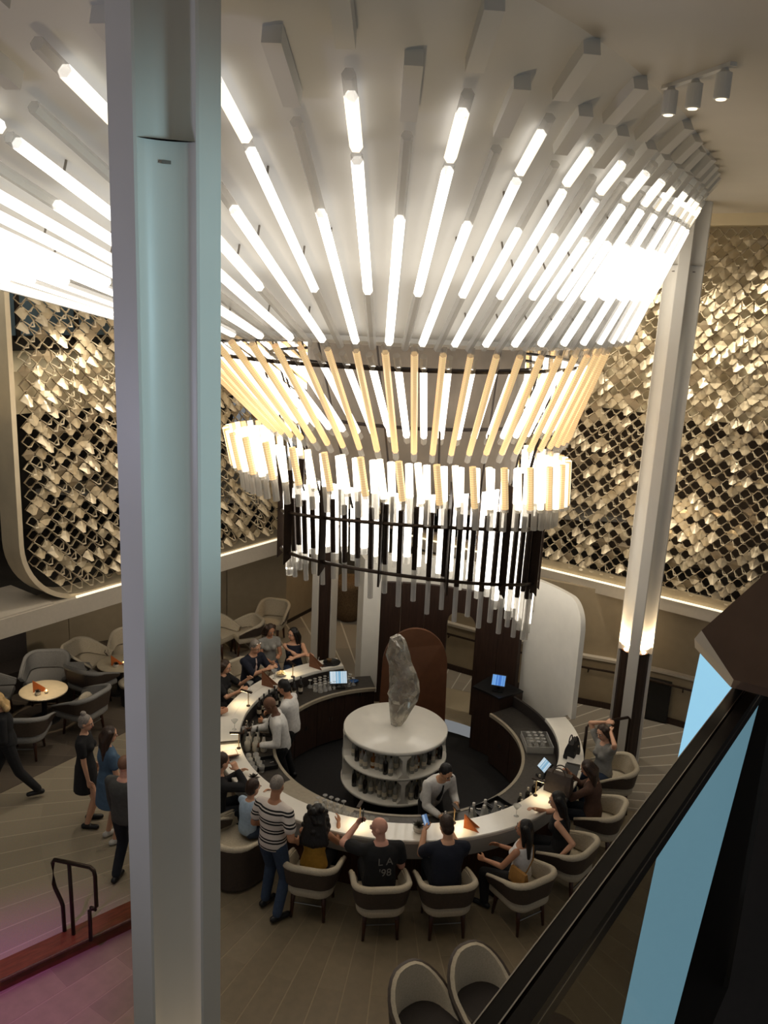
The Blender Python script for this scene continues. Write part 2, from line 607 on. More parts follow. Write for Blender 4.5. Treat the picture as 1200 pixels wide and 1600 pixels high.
v, f = [], []
NA, NT = 120, 14
for i in range(NA):
    for k in range(NT + 1):
        v.append(funnel(-180 + 360 * i / NA, k / NT))
for i in range(NA):
    j = (i + 1) % NA
    for k in range(NT):
        f.append((i * (NT + 1) + k, j * (NT + 1) + k, j * (NT + 1) + k + 1, i * (NT + 1) + k + 1))
struct(pydata('ceiling_funnel', v, f, 'funnel_white', smooth=True))
# rolled lip under the funnel
mb = MB()
mb.lathe([(3.10, 6.98), (3.09, 6.93), (3.02, 6.90), (2.86, 6.88), (2.84, 7.3)], 96, caps=False, c=(FC.x, FC.y, 0))
struct(smooth_by_angle(mb.obj('ceiling_lip', 'funnel_white'), 50))
v, f = [], []
for i in range(NA):
    a = rad(-180 + 360 * i / NA)
    p = funnel(-180 + 360 * i / NA, 1)
    v.append((p.x, p.y, FZ1)); v.append((FC.x + 19 * math.cos(a), FC.y + 19 * math.sin(a), FZ1))
for i in range(NA):
    j = (i + 1) % NA
    f.append((2 * i, 2 * j, 2 * j + 1, 2 * i + 1))
struct(pydata('ceiling', v, f, 'ceiling_paint'))

# ---- lower walls, deck ledges, upper decks
LT = Vector((3.58, 5.05, 0)).normalized()          # direction of the left screen wall
LN = Vector((-LT.y, LT.x, 0))
LP = Vector((-5.56, 11.76, 0))
RT = Vector((2.74, -2.01, 0)).normalized()
RN = Vector((-RT.y, RT.x, 0))
RP = Vector((3.18, 15.72, 0))


def slab_along(name, P, T, N, u0, u1, n0, n1, z0, z1, m, parent=None):
    q = [P + T * u0 + N * n0, P + T * u1 + N * n0, P + T * u1 + N * n1, P + T * u0 + N * n1]
    mb = MB().prism([(p.x, p.y) for p in q], z0, z1)
    o = mb.obj(name, m, parent)
    bm = bmesh.new(); bm.from_mesh(o.data); bmesh.ops.recalc_face_normals(bm, faces=bm.faces); bm.to_mesh(o.data); bm.free()
    return o


# deck edge of the left side: sloped white band and lip
ledge = link('trim_1', None, None, (0, 0, 0)); struct(ledge)
slab_along('deck_edge', LP, LT, LN, -5, 7.4, 0.0, 0.55, 2.20, 2.50, 'ledge_paint', ledge)
slab_along('deck_top', LP, LT, LN, -5, 0.9, 0.02, 1.2, 2.50, 2.53, 'ledge_paint', ledge)
slab_along('light_lip', LP, LT, LN, 1.3, 7.4, 0.0, 0.03, 2.50, 2.53, 'cove_strip', ledge)
ledge2 = link('trim_2', None, None, (0, 0, 0)); struct(ledge2)
slab_along('deck_edge', RP, RT, RN, -3.2, 7, 0.0, 0.7, 2.22, 2.44, 'ledge_paint', ledge2)
slab_along('light_lip', RP, RT, RN, -3.2, 7, -0.01, 0.02, 2.44, 2.468, 'cove_strip', ledge2)
slab_along('cove', RP, RT, RN, -3.2, 7, 0.06, 0.12, 2.44, 2.62, 'champagne', ledge2)
# decks behind the screens
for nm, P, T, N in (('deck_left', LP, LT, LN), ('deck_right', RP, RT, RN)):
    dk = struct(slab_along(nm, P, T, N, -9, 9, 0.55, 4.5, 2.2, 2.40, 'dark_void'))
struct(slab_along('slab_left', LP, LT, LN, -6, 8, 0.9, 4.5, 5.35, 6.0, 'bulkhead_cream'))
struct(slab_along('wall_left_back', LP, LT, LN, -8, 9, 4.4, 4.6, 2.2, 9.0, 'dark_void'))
wd = struct(link('window_1', None, None, (0, 0, 0)))
for k in range(7):
    slab_along('pane', LP, LT, LN, -2 + k * 1.3, -2 + k * 1.3 + 1.22, 4.30, 4.36, 6.3, 8.2, 'window_blue', wd)
    slab_along('mullion', LP, LT, LN, -2.08 + k * 1.3, -2 + k * 1.3, 4.25, 4.38, 6.2, 8.3, 'dark_metal', wd)
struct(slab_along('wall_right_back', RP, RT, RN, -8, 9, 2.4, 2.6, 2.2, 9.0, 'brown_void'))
struct(slab_along('wall_right_bulkhead', RP, RT, RN, -6, 8, 0.75, 1.0, 5.55, 8.9, 'bulkhead_cream'))
struct(slab_along('wall_right_head', RP, RT, RN, -6, 8, 0.05, 0.4, 8.72, 8.9, 'bulkhead_cream'))

# lower left wall of fabric panels under the deck
wl = link('wall_left', None, None, (0, 0, 0)); struct(wl)
W = [Vector((-13, 12.6, 0)), Vector((-7.2, 15.55, 0)), Vector((-3.41, 18.04, 0)), Vector((-2.12, 18.33, 0))]
for a, b in zip(W, W[1:]):
    t = (b - a); n = max(1, round(t.length / 1.15)); t.normalize(); nn = Vector((-t.y, t.x, 0))
    Ls = (b - a).length / n
    for i in range(n):
        slab_along('wall_panel', a, t, nn, i * Ls + 0.006, (i + 1) * Ls - 0.006, 0, 0.05, 0.0, 2.32, 'wall_beige', wl)
    slab_along('backing', a, t, nn, 0, (b - a).length, 0.045, 0.1, 0, 2.32, 'wall_joint', wl)
    slab_along('skirting', a, t, nn, 0, (b - a).length, -0.012, 0.0, 0, 0.09, 'dark_metal', wl)
# corridor walls behind
cw = struct(link('wall_corridor', None, None, (0, 0, 0)))
a, b = Vector((-2.12, 18.33, 0)), Vector((-0.9, 20.6, 0)); t = (b - a).normalized(); nn = Vector((-t.y, t.x, 0))
slab_along('side', a, t, nn, 0, 3.5, 0, 0.1, 0, 3.2, 'wall_beige', cw)
slab_along('skirting', a, t, nn, 0, 3.5, -0.012, 0, 0, 0.09, 'dark_metal', cw)
slab_along('far', Vector((-3, 21.4, 0)), Vector((1, 0, 0)), Vector((0, 1, 0)), 0, 6, 0, 0.1, 0, 3.2, 'wall_beige', cw)
struct(slab_along('ceiling_corridor', Vector((-9, 16.9, 0)), Vector((1, 0, 0)), Vector((0, 1, 0)), 0, 14, 0.2, 5, 3.1, 3.2, 'ceiling_paint'))

# lower right wall, gently curved, with ledge, handrail and skirting
wr = struct(link('wall_right', None, None, (0, 0, 0)))
Wp = [Vector(p) for p in ((0.6, 16.9, 0), (1.98, 16.04, 0), (3.68, 15.15, 0), (4.45, 14.86, 0), (5.55, 14.33, 0), (6.9, 13.3, 0), (8.4, 11.6, 0))]


def ribbon(name, pts, n0, n1, z0, z1, m, parent):
    q0, q1 = [], []
    for i, p in enumerate(pts):
        t = (pts[min(i + 1, len(pts) - 1)] - pts[max(i - 1, 0)]).normalized()
        nn = Vector((-t.y, t.x, 0))
        q0.append(p + nn * n0); q1.append(p + nn * n1)
    v, f = [], []
    for a, b in zip(q0, q1):
        v += [(a.x, a.y, z0), (b.x, b.y, z0), (b.x, b.y, z1), (a.x, a.y, z1)]
    for i in range(len(pts) - 1):
        for k in range(4):
            l = (k + 1) % 4
            f.append((4 * i + k, 4 * i + 4 + k, 4 * i + 4 + l, 4 * i + l))
    f += [(0, 1, 2, 3), tuple(4 * (len(pts) - 1) + k for k in (3, 2, 1, 0))]
    return smooth_by_angle(pydata(name, v, f, m, parent), 30)


def refine(pts, n=6):
    out = []
    P = [pts[0]] + pts + [pts[-1]]
    for i in range(1, len(P) - 2):
        for k in range(n):
            t = k / n
            a, b, c, d = P[i - 1], P[i], P[i + 1], P[i + 2]
            out.append(0.5 * ((2 * b) + (c - a) * t + (2 * a - 5 * b + 4 * c - d) * t * t + (3 * b - a - 3 * c + d) * t ** 3))
    out.append(pts[-1])
    return out


Wr = refine(Wp)
ribbon('upper_face', Wr, 0.10, 0.20, 0.95, 2.3, 'wall_beige', wr)
ribbon('lower_face', Wr, 0.02, 0.14, 0, 0.95, 'wall_beige', wr)
ribbon('dado_ledge', Wr, -0.02, 0.16, 0.95, 1.0, 'ledge_paint', wr)
ribbon('skirting', Wr, -0.01, 0.02, 0, 0.12, 'walnut_dark', wr)
mb = MB()
hp = [(p.x, p.y, 0.80) for p in [q - Vector((0.02, 0.09, 0)) for q in Wr]]
mb.tube(hp, 0.022, 8)
hr = mb.obj('handrail', 'bronze_dark', wr)
for i in range(4, len(hp), 5):
    MB().tube([hp[i], (hp[i][0], hp[i][1], 0.72), (hp[i][0] + 0.04, hp[i][1] + 0.1, 0.72)], 0.012, 6).obj('rail_bracket', 'bronze_dark', hr)
# dark niche in the lower right wall
MB().box((0, 0, 0.43), (0.85, 0.10, 0.78)).obj('niche', 'black_plastic', wr, (5.0, 14.60, 0), rad(-26))


# ---- columns: four flats and four concave grooves
def column_section(R=0.275, flat=0.15, depth=0.125, n=8):
    pts = []
    for q in range(4):
        a = q * PI / 2 + PI / 4
        c, s = math.cos(a), math.sin(a)
        t = Vector((-s, c)); o = Vector((c, s)) * R
        pts += [o - t * flat / 2, o + t * flat / 2]
        a2 = a + PI / 2
        c2, s2 = math.cos(a2), math.sin(a2)
        e = Vector((c2, s2)) * R - Vector((-s2, c2)) * flat / 2
        st = pts[-1]
        nd = Vector((math.cos(a + PI / 4), math.sin(a + PI / 4)))
        edge = 0.014
        dirn = (e - st).normalized()
        pts.append(st + dirn * edge)
        for k in range(1, n):
            tt = k / n
            w_ = edge + ((e - st).length - 2 * edge) * tt
            pts.append(st + dirn * w_ - nd * depth * math.sin(PI * tt) ** 0.6)
        pts.append(e - dirn * edge)
    return pts


def column(label, loc, rz, wood_top, lit=True):
    c = thing('column', label, 'column', loc, rz)
    sec = column_section()
    mb = MB().prism([(p.x, p.y) for p in sec], 0, FZ1 + 0.02)
    sh = mb.obj('shaft', 'column_paint', c)
    smooth_by_angle(sh, 40)
    for q in range(4):
        a = q * PI / 2 + PI / 2
        M = Matrix.Rotation(a, 4, 'Z')
        # capital block in the groove
        ys = [-0.126 + 0.252 * k / 12 for k in range(13)]
        fr_ = [(0.246 - 0.004 - 0.052 * math.sin(PI * k / 12) ** 0.6, y) for k, y in enumerate(ys)]
        bk__ = [(0.240 - 0.10 * math.sin(PI * k / 12) ** 0.6, y * 0.98) for k, y in reversed(list(enumerate(ys)))]
        inf_ = MB().prism(fr_ + bk__, wood_top if wood_top else 0.01, 8.02, M=M).obj('groove_panel', 'column_paint', c)
        smooth_by_angle(inf_, 30)
        MB().box((0.205, 0, 7.93), (0.012, 0.04, 0.014), M=M).obj('slot', 'core_grey', inf_)
        if wood_top:
            prof = [(0.115, -0.118), (0.17, -0.118), (0.212, -0.112), (0.232, -0.05), (0.232, 0.05), (0.212, 0.112), (0.17, 0.118), (0.115, 0.118)]
            MB().prism(prof, 0.004, wood_top, M=M).obj('wood_cladding', 'walnut_dark', c)
            MB().prism([(x * 0.99, y * 0.97) for x, y in prof], wood_top, wood_top + 0.012, M=M).obj('copper_rim', 'copper_leather', c)
            if lit:
                MB().lathe([(0.03, 0), (0.045, 0.03)], 12, M=M @ Matrix.Translation((0.185, 0, wood_top + 0.012))).obj('uplight', 'uplight_lens', c)
                l = lamp('uplight_lamp', 'SPOT', (0, 0, 0), 200, (1.0, 0.76, 0.48), None, 0.03, 100, 0.5)
                l.parent = c
                l.matrix_local = M @ Matrix.Translation((0.23, 0, wood_top + 0.03)) @ Euler((PI, 0, 0)).to_matrix().to_4x4()
    struct(c)
    return c


az = math.atan2(-1.11, 4.3)
column('white grooved column standing close at the left of the view', (-1.11, 4.3, 0), -az + rad(2), 1.97)
column('white grooved column with wooden foot and glowing uplights on the right', (4.22, 13.1, 0), -math.atan2(4.22, 13.1) + rad(42), 1.97)
column('white and walnut column standing behind the back of the bar', (-1.08, 15.9, 0), rad(4), 2.6, False)


# ---- metal scale screens
def scale_meshes():
    W_, H_ = 0.205, 0.205
    out = []
    a, b = W_ / 2 * 0.97, H_ / 2 * 0.97
    th = 0.006

    def plate(fold, bulge, m):
        # corners: left, right, top; lower half folded outwards (-y is towards the room)
        v = [(-a, 0, 0), (0, -bulge, 0.01), (a, 0, 0), (-a * .28, 0, b * .78), (a * .28, 0, b * .78),
             (-a * .62, -fold * .45, -b * .36), (a * .62, -fold * .45, -b * .36), (-a * .25, -fold, -b * .80), (a * .25, -fold, -b * .80)]
        f = [(0, 1, 4, 3), (1, 2, 4), (0, 5, 7, 1), (1, 7, 8), (1, 8, 6, 2)]
        n = len(v)
        v2 = v + [(x, y + th, z) for x, y, z in v]
        f2 = [tuple(reversed(q)) for q in f] + [tuple(i + n for i in q) for q in f]
        rim = [0, 5, 7, 8, 6, 2, 4, 3]
        for i in range(len(rim)):
            j = (i + 1) % len(rim)
            f2.append((rim[i], rim[j], rim[j] + n, rim[i] + n))
        me = bpy.data.meshes.new('scale'); me.from_pydata(v2, [], f2); me.update()
        me.materials.append(MATS[m])
        return me

    def ringm(fold, m):
        o = [(-a, 0, 0), (-a * .28, 0, b * .8), (a * .28, 0, b * .8), (a, 0, 0), (a * .55, -fold * .6, -b * .5), (a * .28, -fold, -b * .85), (-a * .28, -fold, -b * .85), (-a * .55, -fold * .6, -b * .5)]
        n = len(o)
        k = 0.90
        inner = [(x * k, y, z * (0.93 if z >= 0 else 0.78)) for x, y, z in o]
        v = o + inner + [(x, y + 0.028, z) for x, y, z in o] + [(x, y + 0.028, z) for x, y, z in inner]
        f = []
        for i in range(n):
            j = (i + 1) % n
            f += [(i, j, n + j, n + i), (n + i, n + j, 3 * n + j, 3 * n + i), (j, i, 2 * n + i, 2 * n + j), (2 * n + i, 2 * n + j, 3 * n + j, 3 * n + i)]
        me = bpy.data.meshes.new('scale'); me.from_pydata(v, [], f); me.update()
        me.materials.append(MATS[m])
        return me
    solid = [plate(0.12, 0.05, 'champagne_light'), plate(0.05, 0.02, 'champagne'), plate(0.01, 0.02, 'champagne'), plate(-0.02, 0.0, 'champagne_dark'), plate(0.02, -0.02, 'champagne')]  # lip light put into the colour: the most folded scales are paler
    rings = [ringm(0.11, 'champagne_light'), ringm(0.03, 'champagne'), ringm(0.0, 'champagne_dark')]
    return solid, rings


SOLID, RINGS = scale_meshes()


def screen(label, P, T, N, u0, u1, z0, z1, keep, inside, open_frac, seed, vis):
    """diamond lattice of folded metal scales hung in the plane through P along T"""
    R = random.Random(seed)
    s = thing('metal_screen', label, 'screen', tuple(P + T * u0 + Vector((0, 0, z0))), math.atan2(T.y, T.x))
    wu, hz = 0.205, 0.1025
    cells = []
    nz_ = int((z1 - z0) / hz)
    for k in range(nz_ + 1):
        n = int((u1 - u0) / wu)
        for i in range(n + 1):
            u = i * wu + (wu / 2 if k % 2 else 0)
            z = k * hz
            if inside(u + u0, z + z0):
                cells.append((u, z))
    cam_p = Vector((0, 0, CAM_H))
    seen, rest = [], []
    for c in cells:
        p = P + T * (u0 + c[0]) + Vector((0, 0, z0 + c[1]))
        (seen if vis(p) else rest).append((((p - cam_p).length), c))
    seen.sort()
    rest += seen[keep:]
    seen = seen[:keep]
    bulk = MB()
    bm_m = ['champagne_light', 'champagne', 'champagne_dark']

    def pick(u, z):
        if R.random() < open_frac(u + u0, z + z0):
            return RINGS[R.choice((0, 0, 1, 2))]
        return SOLID[R.choice((0, 0, 1, 1, 2, 3, 4))]
    for d_, (u, z) in seen:
        o = link('scale', pick(u, z), s)
        o.location = (u, R.uniform(-.012, .012), z)
        o.rotation_euler = (R.uniform(-.12, .12), R.uniform(-.08, .08), R.uniform(-.12, .12))
    for d_, (u, z) in rest:
        me = pick(u, z)
        M = Matrix.Translation((u, R.uniform(-.012, .012), z)) @ Euler((R.uniform(-.12, .12), R.uniform(-.08, .08), R.uniform(-.12, .12))).to_matrix().to_4x4()
        bulk.add([q.co for q in me.vertices], [tuple(q.vertices) for q in me.polygons], bm_m.index(me.materials[0].name), M)
    if bulk.v:
        o = bulk.obj('scale_field', bm_m, s)
        o['kind'] = 'stuff'
    # thin cross wires that tie the scales together
    wires = MB()
    for (u, z) in cells:
        for sx in (-1, 1):
            a, b = Vector((u + sx * wu / 2, 0.02, z)), Vector((u, 0.02, z + hz))
            dd = (b - a).normalized(); pp = Vector((-dd.z, 0, dd.x)) * 0.004
            wires.add([a - pp, a + pp, b + pp, b - pp, a - pp + Vector((0, .006, 0)), a + pp + Vector((0, .006, 0)), b + pp + Vector((0, .006, 0)), b - pp + Vector((0, .006, 0))],
                      [(0, 1, 2, 3), (7, 6, 5, 4), (0, 3, 7, 4), (1, 5, 6, 2)])
    o = wires.obj('wire_mesh', 'champagne_dark', s)
    o['kind'] = 'stuff'
    return s


def in_frame(p, lo, hi):
    q = p - Vector((0, 0, CAM_H))
    z = q.dot(_f)
    x = 600 + 1340 * q.dot(_rx) / z
    y = 800 - 1340 * q.dot(_ux) / z
    return lo(x, y) and 0 < y < 1600 and 0 < x < 1200 and hi(x, y)


CR = 1.0


def in_left(u, z):
    if u < 0.62 or z < 2.62:
        return False
    if u < 0.55 + CR and z < 2.6 + CR:
        return math.hypot(u - (0.55 + CR), z - (2.6 + CR)) < CR
    return True


screen('screen of folded champagne metal scales in the rounded frame at the left', LP + LN * 0.15, LT, LN, 0.5, 7.2, 2.6, 7.6, 300,
       in_left, lambda u, z: 0.62 if z < 7 and u < 2.0 else 0.42, 5,
       lambda p: in_frame(p, lambda x, y: x < 200 or (x > 350 and y > 690), lambda x, y: x < 460 and y > 415))
screen('screen of folded champagne metal scales behind the right column', RP + RN * 0.15, RT, RN, -1.6, 5.4, 2.65, 8.66, 300,
       lambda u, z: True, lambda u, z: 0.34 if z > 5.55 else 0.58, 6,
       lambda p: in_frame(p, lambda x, y: x > 870 + (870 - y) * 0.35, lambda x, y: not (1060 - .125 * (y - 316) < x < 1115 - .135 * (y - 316))))

# rounded frame of the left screen
path = [(0.5, 8.7)] + [(0.5, 2.53 + CR + .02)]
path += [(0.5 + CR - CR * math.cos(a), 2.53 + CR - CR * math.sin(a)) for a in [PI / 2 * k / 12 for k in range(13)]]
path += [(7.3, 2.53)]
fr = MB()
vv, ff = [], []
for i, (u, z) in enumerate(path):
    a = Vector(path[max(i - 1, 0)]); b = Vector(path[min(i + 1, len(path) - 1)])
    t = (b - a).normalized(); n2 = Vector((-t.y, t.x))
    for w_, dn in ((0, -0.06), (0.0, 0.40), (-0.075, 0.40), (-0.075, -0.06)):
        p = LP + LN * (0.15 + dn) + LT * (u + n2.x * w_) + Vector((0, 0, z + n2.y * w_))
        vv.append(p)
for i in range(len(path) - 1):
    for k in range(4):
        l = (k + 1) % 4
        ff.append((4 * i + k, 4 * i + l, 4 * i + 4 + l, 4 * i + 4 + k))
o = pydata('trim_3', vv, ff, 'champagne_light')
bm = bmesh.new(); bm.from_mesh(o.data); bmesh.ops.recalc_face_normals(bm, faces=bm.faces); bm.to_mesh(o.data); bm.free()
struct(smooth_by_angle(o, 40))


# ================================================================== CHANDELIER
ch = thing('chandelier', 'huge tiered funnel chandelier of glowing white and amber light tubes over the bar', 'chandelier', (FC.x, FC.y, FZ0))
CH0 = Vector((FC.x, FC.y, FZ0))


def hexprism(L, r, z0=0.0, n=6, flat=1.0, taper=0.0):
    mb = MB()
    v, f = [], []
    for z in (z0, z0 + L):
        for i in range(n):
            a = 2 * PI * (i + 0.5) / n
            v.append((r * math.cos(a), r * flat * math.sin(a), z))
    f = [tuple(range(n - 1, -1, -1)), tuple(range(n, 2 * n))] + [(i, (i + 1) % n, n + (i + 1) % n, n + i) for i in range(n)]
    mb.add(v, f)
    return mb


TUBE_CACHE = {}


def tube_mesh(L, r, m, z0=0.0, name='light_tube', n=6, half=False):
    """six-sided tube along z; a half tube shines on its +x faces, its back glows weakly to light the funnel"""
    key = (round(L, 2), r, m, round(z0, 2), n, half)
    if key not in TUBE_CACHE:
        me = hexprism(round(L, 2), r, round(z0, 2), n).mesh(name)
        me.materials.append(MATS[m])
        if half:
            me.materials.append(MATS['tube_glow'])  # weak glow added on the tube backs to brighten the funnel
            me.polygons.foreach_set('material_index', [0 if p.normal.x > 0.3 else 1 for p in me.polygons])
        TUBE_CACHE[key] = me
    return TUBE_CACHE[key]


def place_tube(p0, p1, r, lit, m='tube_lit', clear=(), cm='tube_clear', name='light_tube', out=None, half=False):
    """p0->p1 full tube; lit and clear ranges are fractions of its length; out = side the tube faces"""
    dv = p1 - p0
    L = dv.length
    o = link(name, tube_mesh(L * (lit[1] - lit[0]), r, m, L * lit[0], name, half=half), ch)
    z = dv.normalized()
    if out is None:
        out = Vector((p0.x - FC.x, p0.y - FC.y, 0))
    x = (out - z * out.dot(z)).normalized()
    y = z.cross(x)
    o.rotation_euler = Matrix(((x.x, y.x, z.x), (x.y, y.y, z.y), (x.z, y.z, z.z))).to_euler()
    o.location = p0 - CH0
    for a, b in clear:
        link('clear_end', tube_mesh(L * (b - a), r * 0.96, cm, L * a, 'clear_end'), o)
    return o


# tier A: tubes mounted on the white funnel
N_A = 60
for i in range(N_A):
    de = -90 + 1.2 + 360 / N_A * i
    do = de + 180 / N_A
    dd = (de + 180) % 360 - 180
    back = 35 < dd < 140
    ne, no = funnel(de, .35, 1) - funnel(de, .35, 0), funnel(do, .35, 1) - funnel(do, .35, 0)
    place_tube(funnel(de, 0.02, .10), funnel(de, 0.70, .10), 0.042, (0.0, 0.70), clear=((-0.03, 0), (0.70, 1.0)), out=ne, half=True)
    place_tube(funnel(do, 0.00, .11), funnel(do, 0.63, .11), 0.042, (0.40, 1.0), clear=((0.0, 0.40), (1.0, 1.02)), out=no, half=True)
    if back:
        continue
    # brackets
    for dg, t in ((de, .12), (de, .40), (do, .34), (do, .56)):
        p = funnel(dg, t, 0.0); q = funnel(dg, t, .08)
        MB().tube([p - CH0, q - CH0], 0.009, 5).obj('bracket', 'core_grey', ch)
    place_tube(funnel(do, 0.655, .09), funnel(do, 0.81, .09), 0.044, (0.0, 0.72), 'tube_warm', clear=((0.72, 1.0),), out=no, half=True)
    for dg, t0, t1 in ((de, .73, .85), (do, .86, .995)):
        p, q = funnel(dg, t0, .045), funnel(dg, t1, .045)
        o = link('white_prism', hexprism((q - p).length, 0.075, n=4).mesh('white_prism'), ch, mats=('funnel_white',))
        o.rotation_euler = (q - p).to_track_quat('Z', 'Y').to_euler()
        o.location = p - CH0

# tiers B, C, D hang below the lip


def ringp(cx, r, deg, z, cy=12.0):
    a = rad(deg)
    return Vector((cx + r * math.cos(a), cy + r * math.sin(a), z))


N_B = 60
for i in range(N_B):
    d0 = -90 + 360 / N_B * i
    c, s = math.cos(rad(d0)), math.sin(rad(d0))
    zb = 5.45 - 0.2 * c - 0.2 * s
    place_tube(ringp(-0.08, 2.98, d0, 6.90), ringp(0.45, 2.15, d0 - 9, 5.46, 12.6), 0.040, (0.06, 0.94), 'tube_amber', clear=((-0.06, 0.06), (0.94, 1.02)))
    d1 = d0 + 180 / N_B
    place_tube(ringp(-0.08, 2.72, d1, 6.72), ringp(0.45, 2.0, d1 - 9, 5.68, 12.55), 0.043, (0.10, 0.95), 'tube_lit', clear=((-0.06, 0.10), (0.95, 1.04)))
N_C = 68
for i in range(N_C):
    d0 = -90 + 360 / N_C * i
    c, s = math.cos(rad(d0)), math.sin(rad(d0))
    zt = 5.40 - 0.12 * c - 0.16 * s
    zb = 4.78 - 0.18 * c - 0.28 * s
    place_tube(ringp(0.14, 2.44, d0, zt - .03, 12.25), ringp(0.22, 2.40, d0, zb - .04, 12.25), 0.045, (0.0, 0.93), 'tube_warm' if i % 2 else 'tube_amber', clear=((0.93, 1.0),), cm='tube_frost')
    d1 = d0 + 180 / N_C
    place_tube(ringp(0.16, 2.30, d1, zt - .08, 12.25), ringp(0.22, 2.26, d1, zb - .32, 12.25), 0.046, (0.0, 0.55), 'tube_lit', clear=((0.55, 1.0),), cm='tube_frost')


def zD(d0, base, kc, ks):
    c, s = math.cos(rad(d0)), math.sin(rad(d0))
    return base - kc * c + ks * max(0.0, -s)


N_D = 60
for i in range(N_D):
    d0 = -90 + 360 / N_D * i
    zt = zD(d0, 4.55, 0.05, 0.35) - (0.06 if i % 2 else 0)
    zb = zD(d0, 3.05, 0.42, 0.62) - 0.12 * (i % 2)
    s = math.sin(rad(d0))
    # towards the camera the tubes are unlit dark bars, frosted below the rail
    cf = 0.66 if s < -0.2 else 0.92
    place_tube(ringp(0.4, 1.80, d0, zt), ringp(0.42, 1.76, d0, zb), 0.036 if s < -0.2 else 0.062, (0.0, cf), 'tube_lit' if s > -0.2 else 'bronze_dark', clear=((cf, 1.0),), cm='tube_frost')
for base, kc, ks, nm in ((4.30, 0.03, 0.38, 'upper_rail'), (3.62, 0.15, 0.40, 'lower_rail')):
    pts = [ringp(0.4, 1.86, -180 + 360 * k / 72, zD(-180 + 360 * k / 72, base, kc, ks)) - CH0 for k in range(73)]
    MB().tube(pts, 0.024, 6).obj(nm, 'bronze_dark', ch)
for k in range(14):
    d0 = -90 + 360 / 14 * (k + 0.5)
    z0, z1 = zD(d0, 3.55, 0.15, 0.40), zD(d0, 4.9, 0.03, 0.35)
    mb = MB().box((0.04, 0, (z0 + z1) / 2 - CH0.z), (0.11, 0.026, z1 - z0))
    mb.add([(-0.015, -.013, z0 - CH0.z), (0.095, -.013, z0 - CH0.z), (0.095, -.013, z0 - CH0.z - .10), (-0.015, .013, z0 - CH0.z), (0.095, .013, z0 - CH0.z), (0.095, .013, z0 - CH0.z - .10)],
           [(0, 2, 1), (3, 4, 5), (0, 1, 4, 3), (1, 2, 5, 4), (2, 0, 3, 5)])
    o = mb.obj('fin', 'bronze_dark', ch)
    p = ringp(0.4, 1.84, d0, 0)
    o.location = (p.x - CH0.x, p.y - CH0.y, 0)
    o.rotation_euler = (0, 0, rad(d0))
# inner steel core, hoops and hangers
MB().lathe([(1.55, 4.9), (1.55, 6.85)], 40, c=(0.35 - CH0.x, 0.45, -CH0.z), caps=False).obj('core', 'core_grey', ch)
for R, z, cx, cy in ((2.62, 6.62, -0.05, 0.0), (1.9, 5.80, 0.40, 0.55), (1.9, 6.55, 0.2, 0.3)):
    MB().tube([(cx + R * math.cos(2 * PI * k / 60) - CH0.x, cy + R * math.sin(2 * PI * k / 60), z - CH0.z) for k in range(61)], 0.024, 6).obj('hoop', 'dark_metal', ch)
for k in range(18):
    a = 2 * PI * k / 18
    MB().tube([(2.2 * math.cos(a) + .3, 2.2 * math.sin(a) + .3, -0.1), (1.62 * math.cos(a) + .5, 1.62 * math.sin(a) + .2, 4.7 - CH0.z)], 0.014, 6).obj('hanger', 'dark_metal', ch)

# ---- ceiling spotlights
tk = thing('track_spotlight', 'white track with three small cylinder spotlights on the flat ceiling', 'spotlight', (2.0, 6.4, FZ1))
P3 = [Vector((1.83, 6.45, 0)), Vector((1.92, 6.22, 0)), Vector((2.0, 5.92, 0))]
MB().box((-0.083, -0.203, -0.012), (0.05, 0.72, 0.024), rz=rad(17.8)).obj('track', 'white_paint', tk)
for p in P3:
    sp = MB().lathe([(0.046, -0.18), (0.05, -0.17), (0.05, -0.03), (0.03, -0.02), (0.02, 0)], 20).obj('spot_body', 'white_paint', tk, (p.x - 2.0, p.y - 6.4, -0.022))
    MB().lathe([(0.03, 0), (0.034, 0.006)], 16).obj('lens', 'tube_warm', sp, (0, 0, -0.187))


# ================================================================== THE BAR
def ring(name, prof, a0, a1, m, parent, n=72, smooth=40):
    """sweep a closed (r, z) profile around the bar centre from a0 to a1 degrees; local to the bar centre"""
    v, f = [], []
    k = len(prof)
    for i in range(n + 1):
        a = rad(a0 + (a1 - a0) * i / n)
        for r, z in prof:
            v.append((r * math.cos(a), r * math.sin(a), z))
    for i in range(n):
        for j in range(k):
            l = (j + 1) % k
            f.append((k * i + j, k * i + l, k * i + k + l, k * i + k + j))
    f.append(tuple(range(k - 1, -1, -1)))
    f.append(tuple(k * n + j for j in range(k)))
    o = pydata(name, v, f, m, parent)
    bm = bmesh.new(); bm.from_mesh(o.data); bmesh.ops.recalc_face_normals(bm, faces=bm.faces); bm.to_mesh(o.data); bm.free()
    return smooth_by_angle(o, smooth)


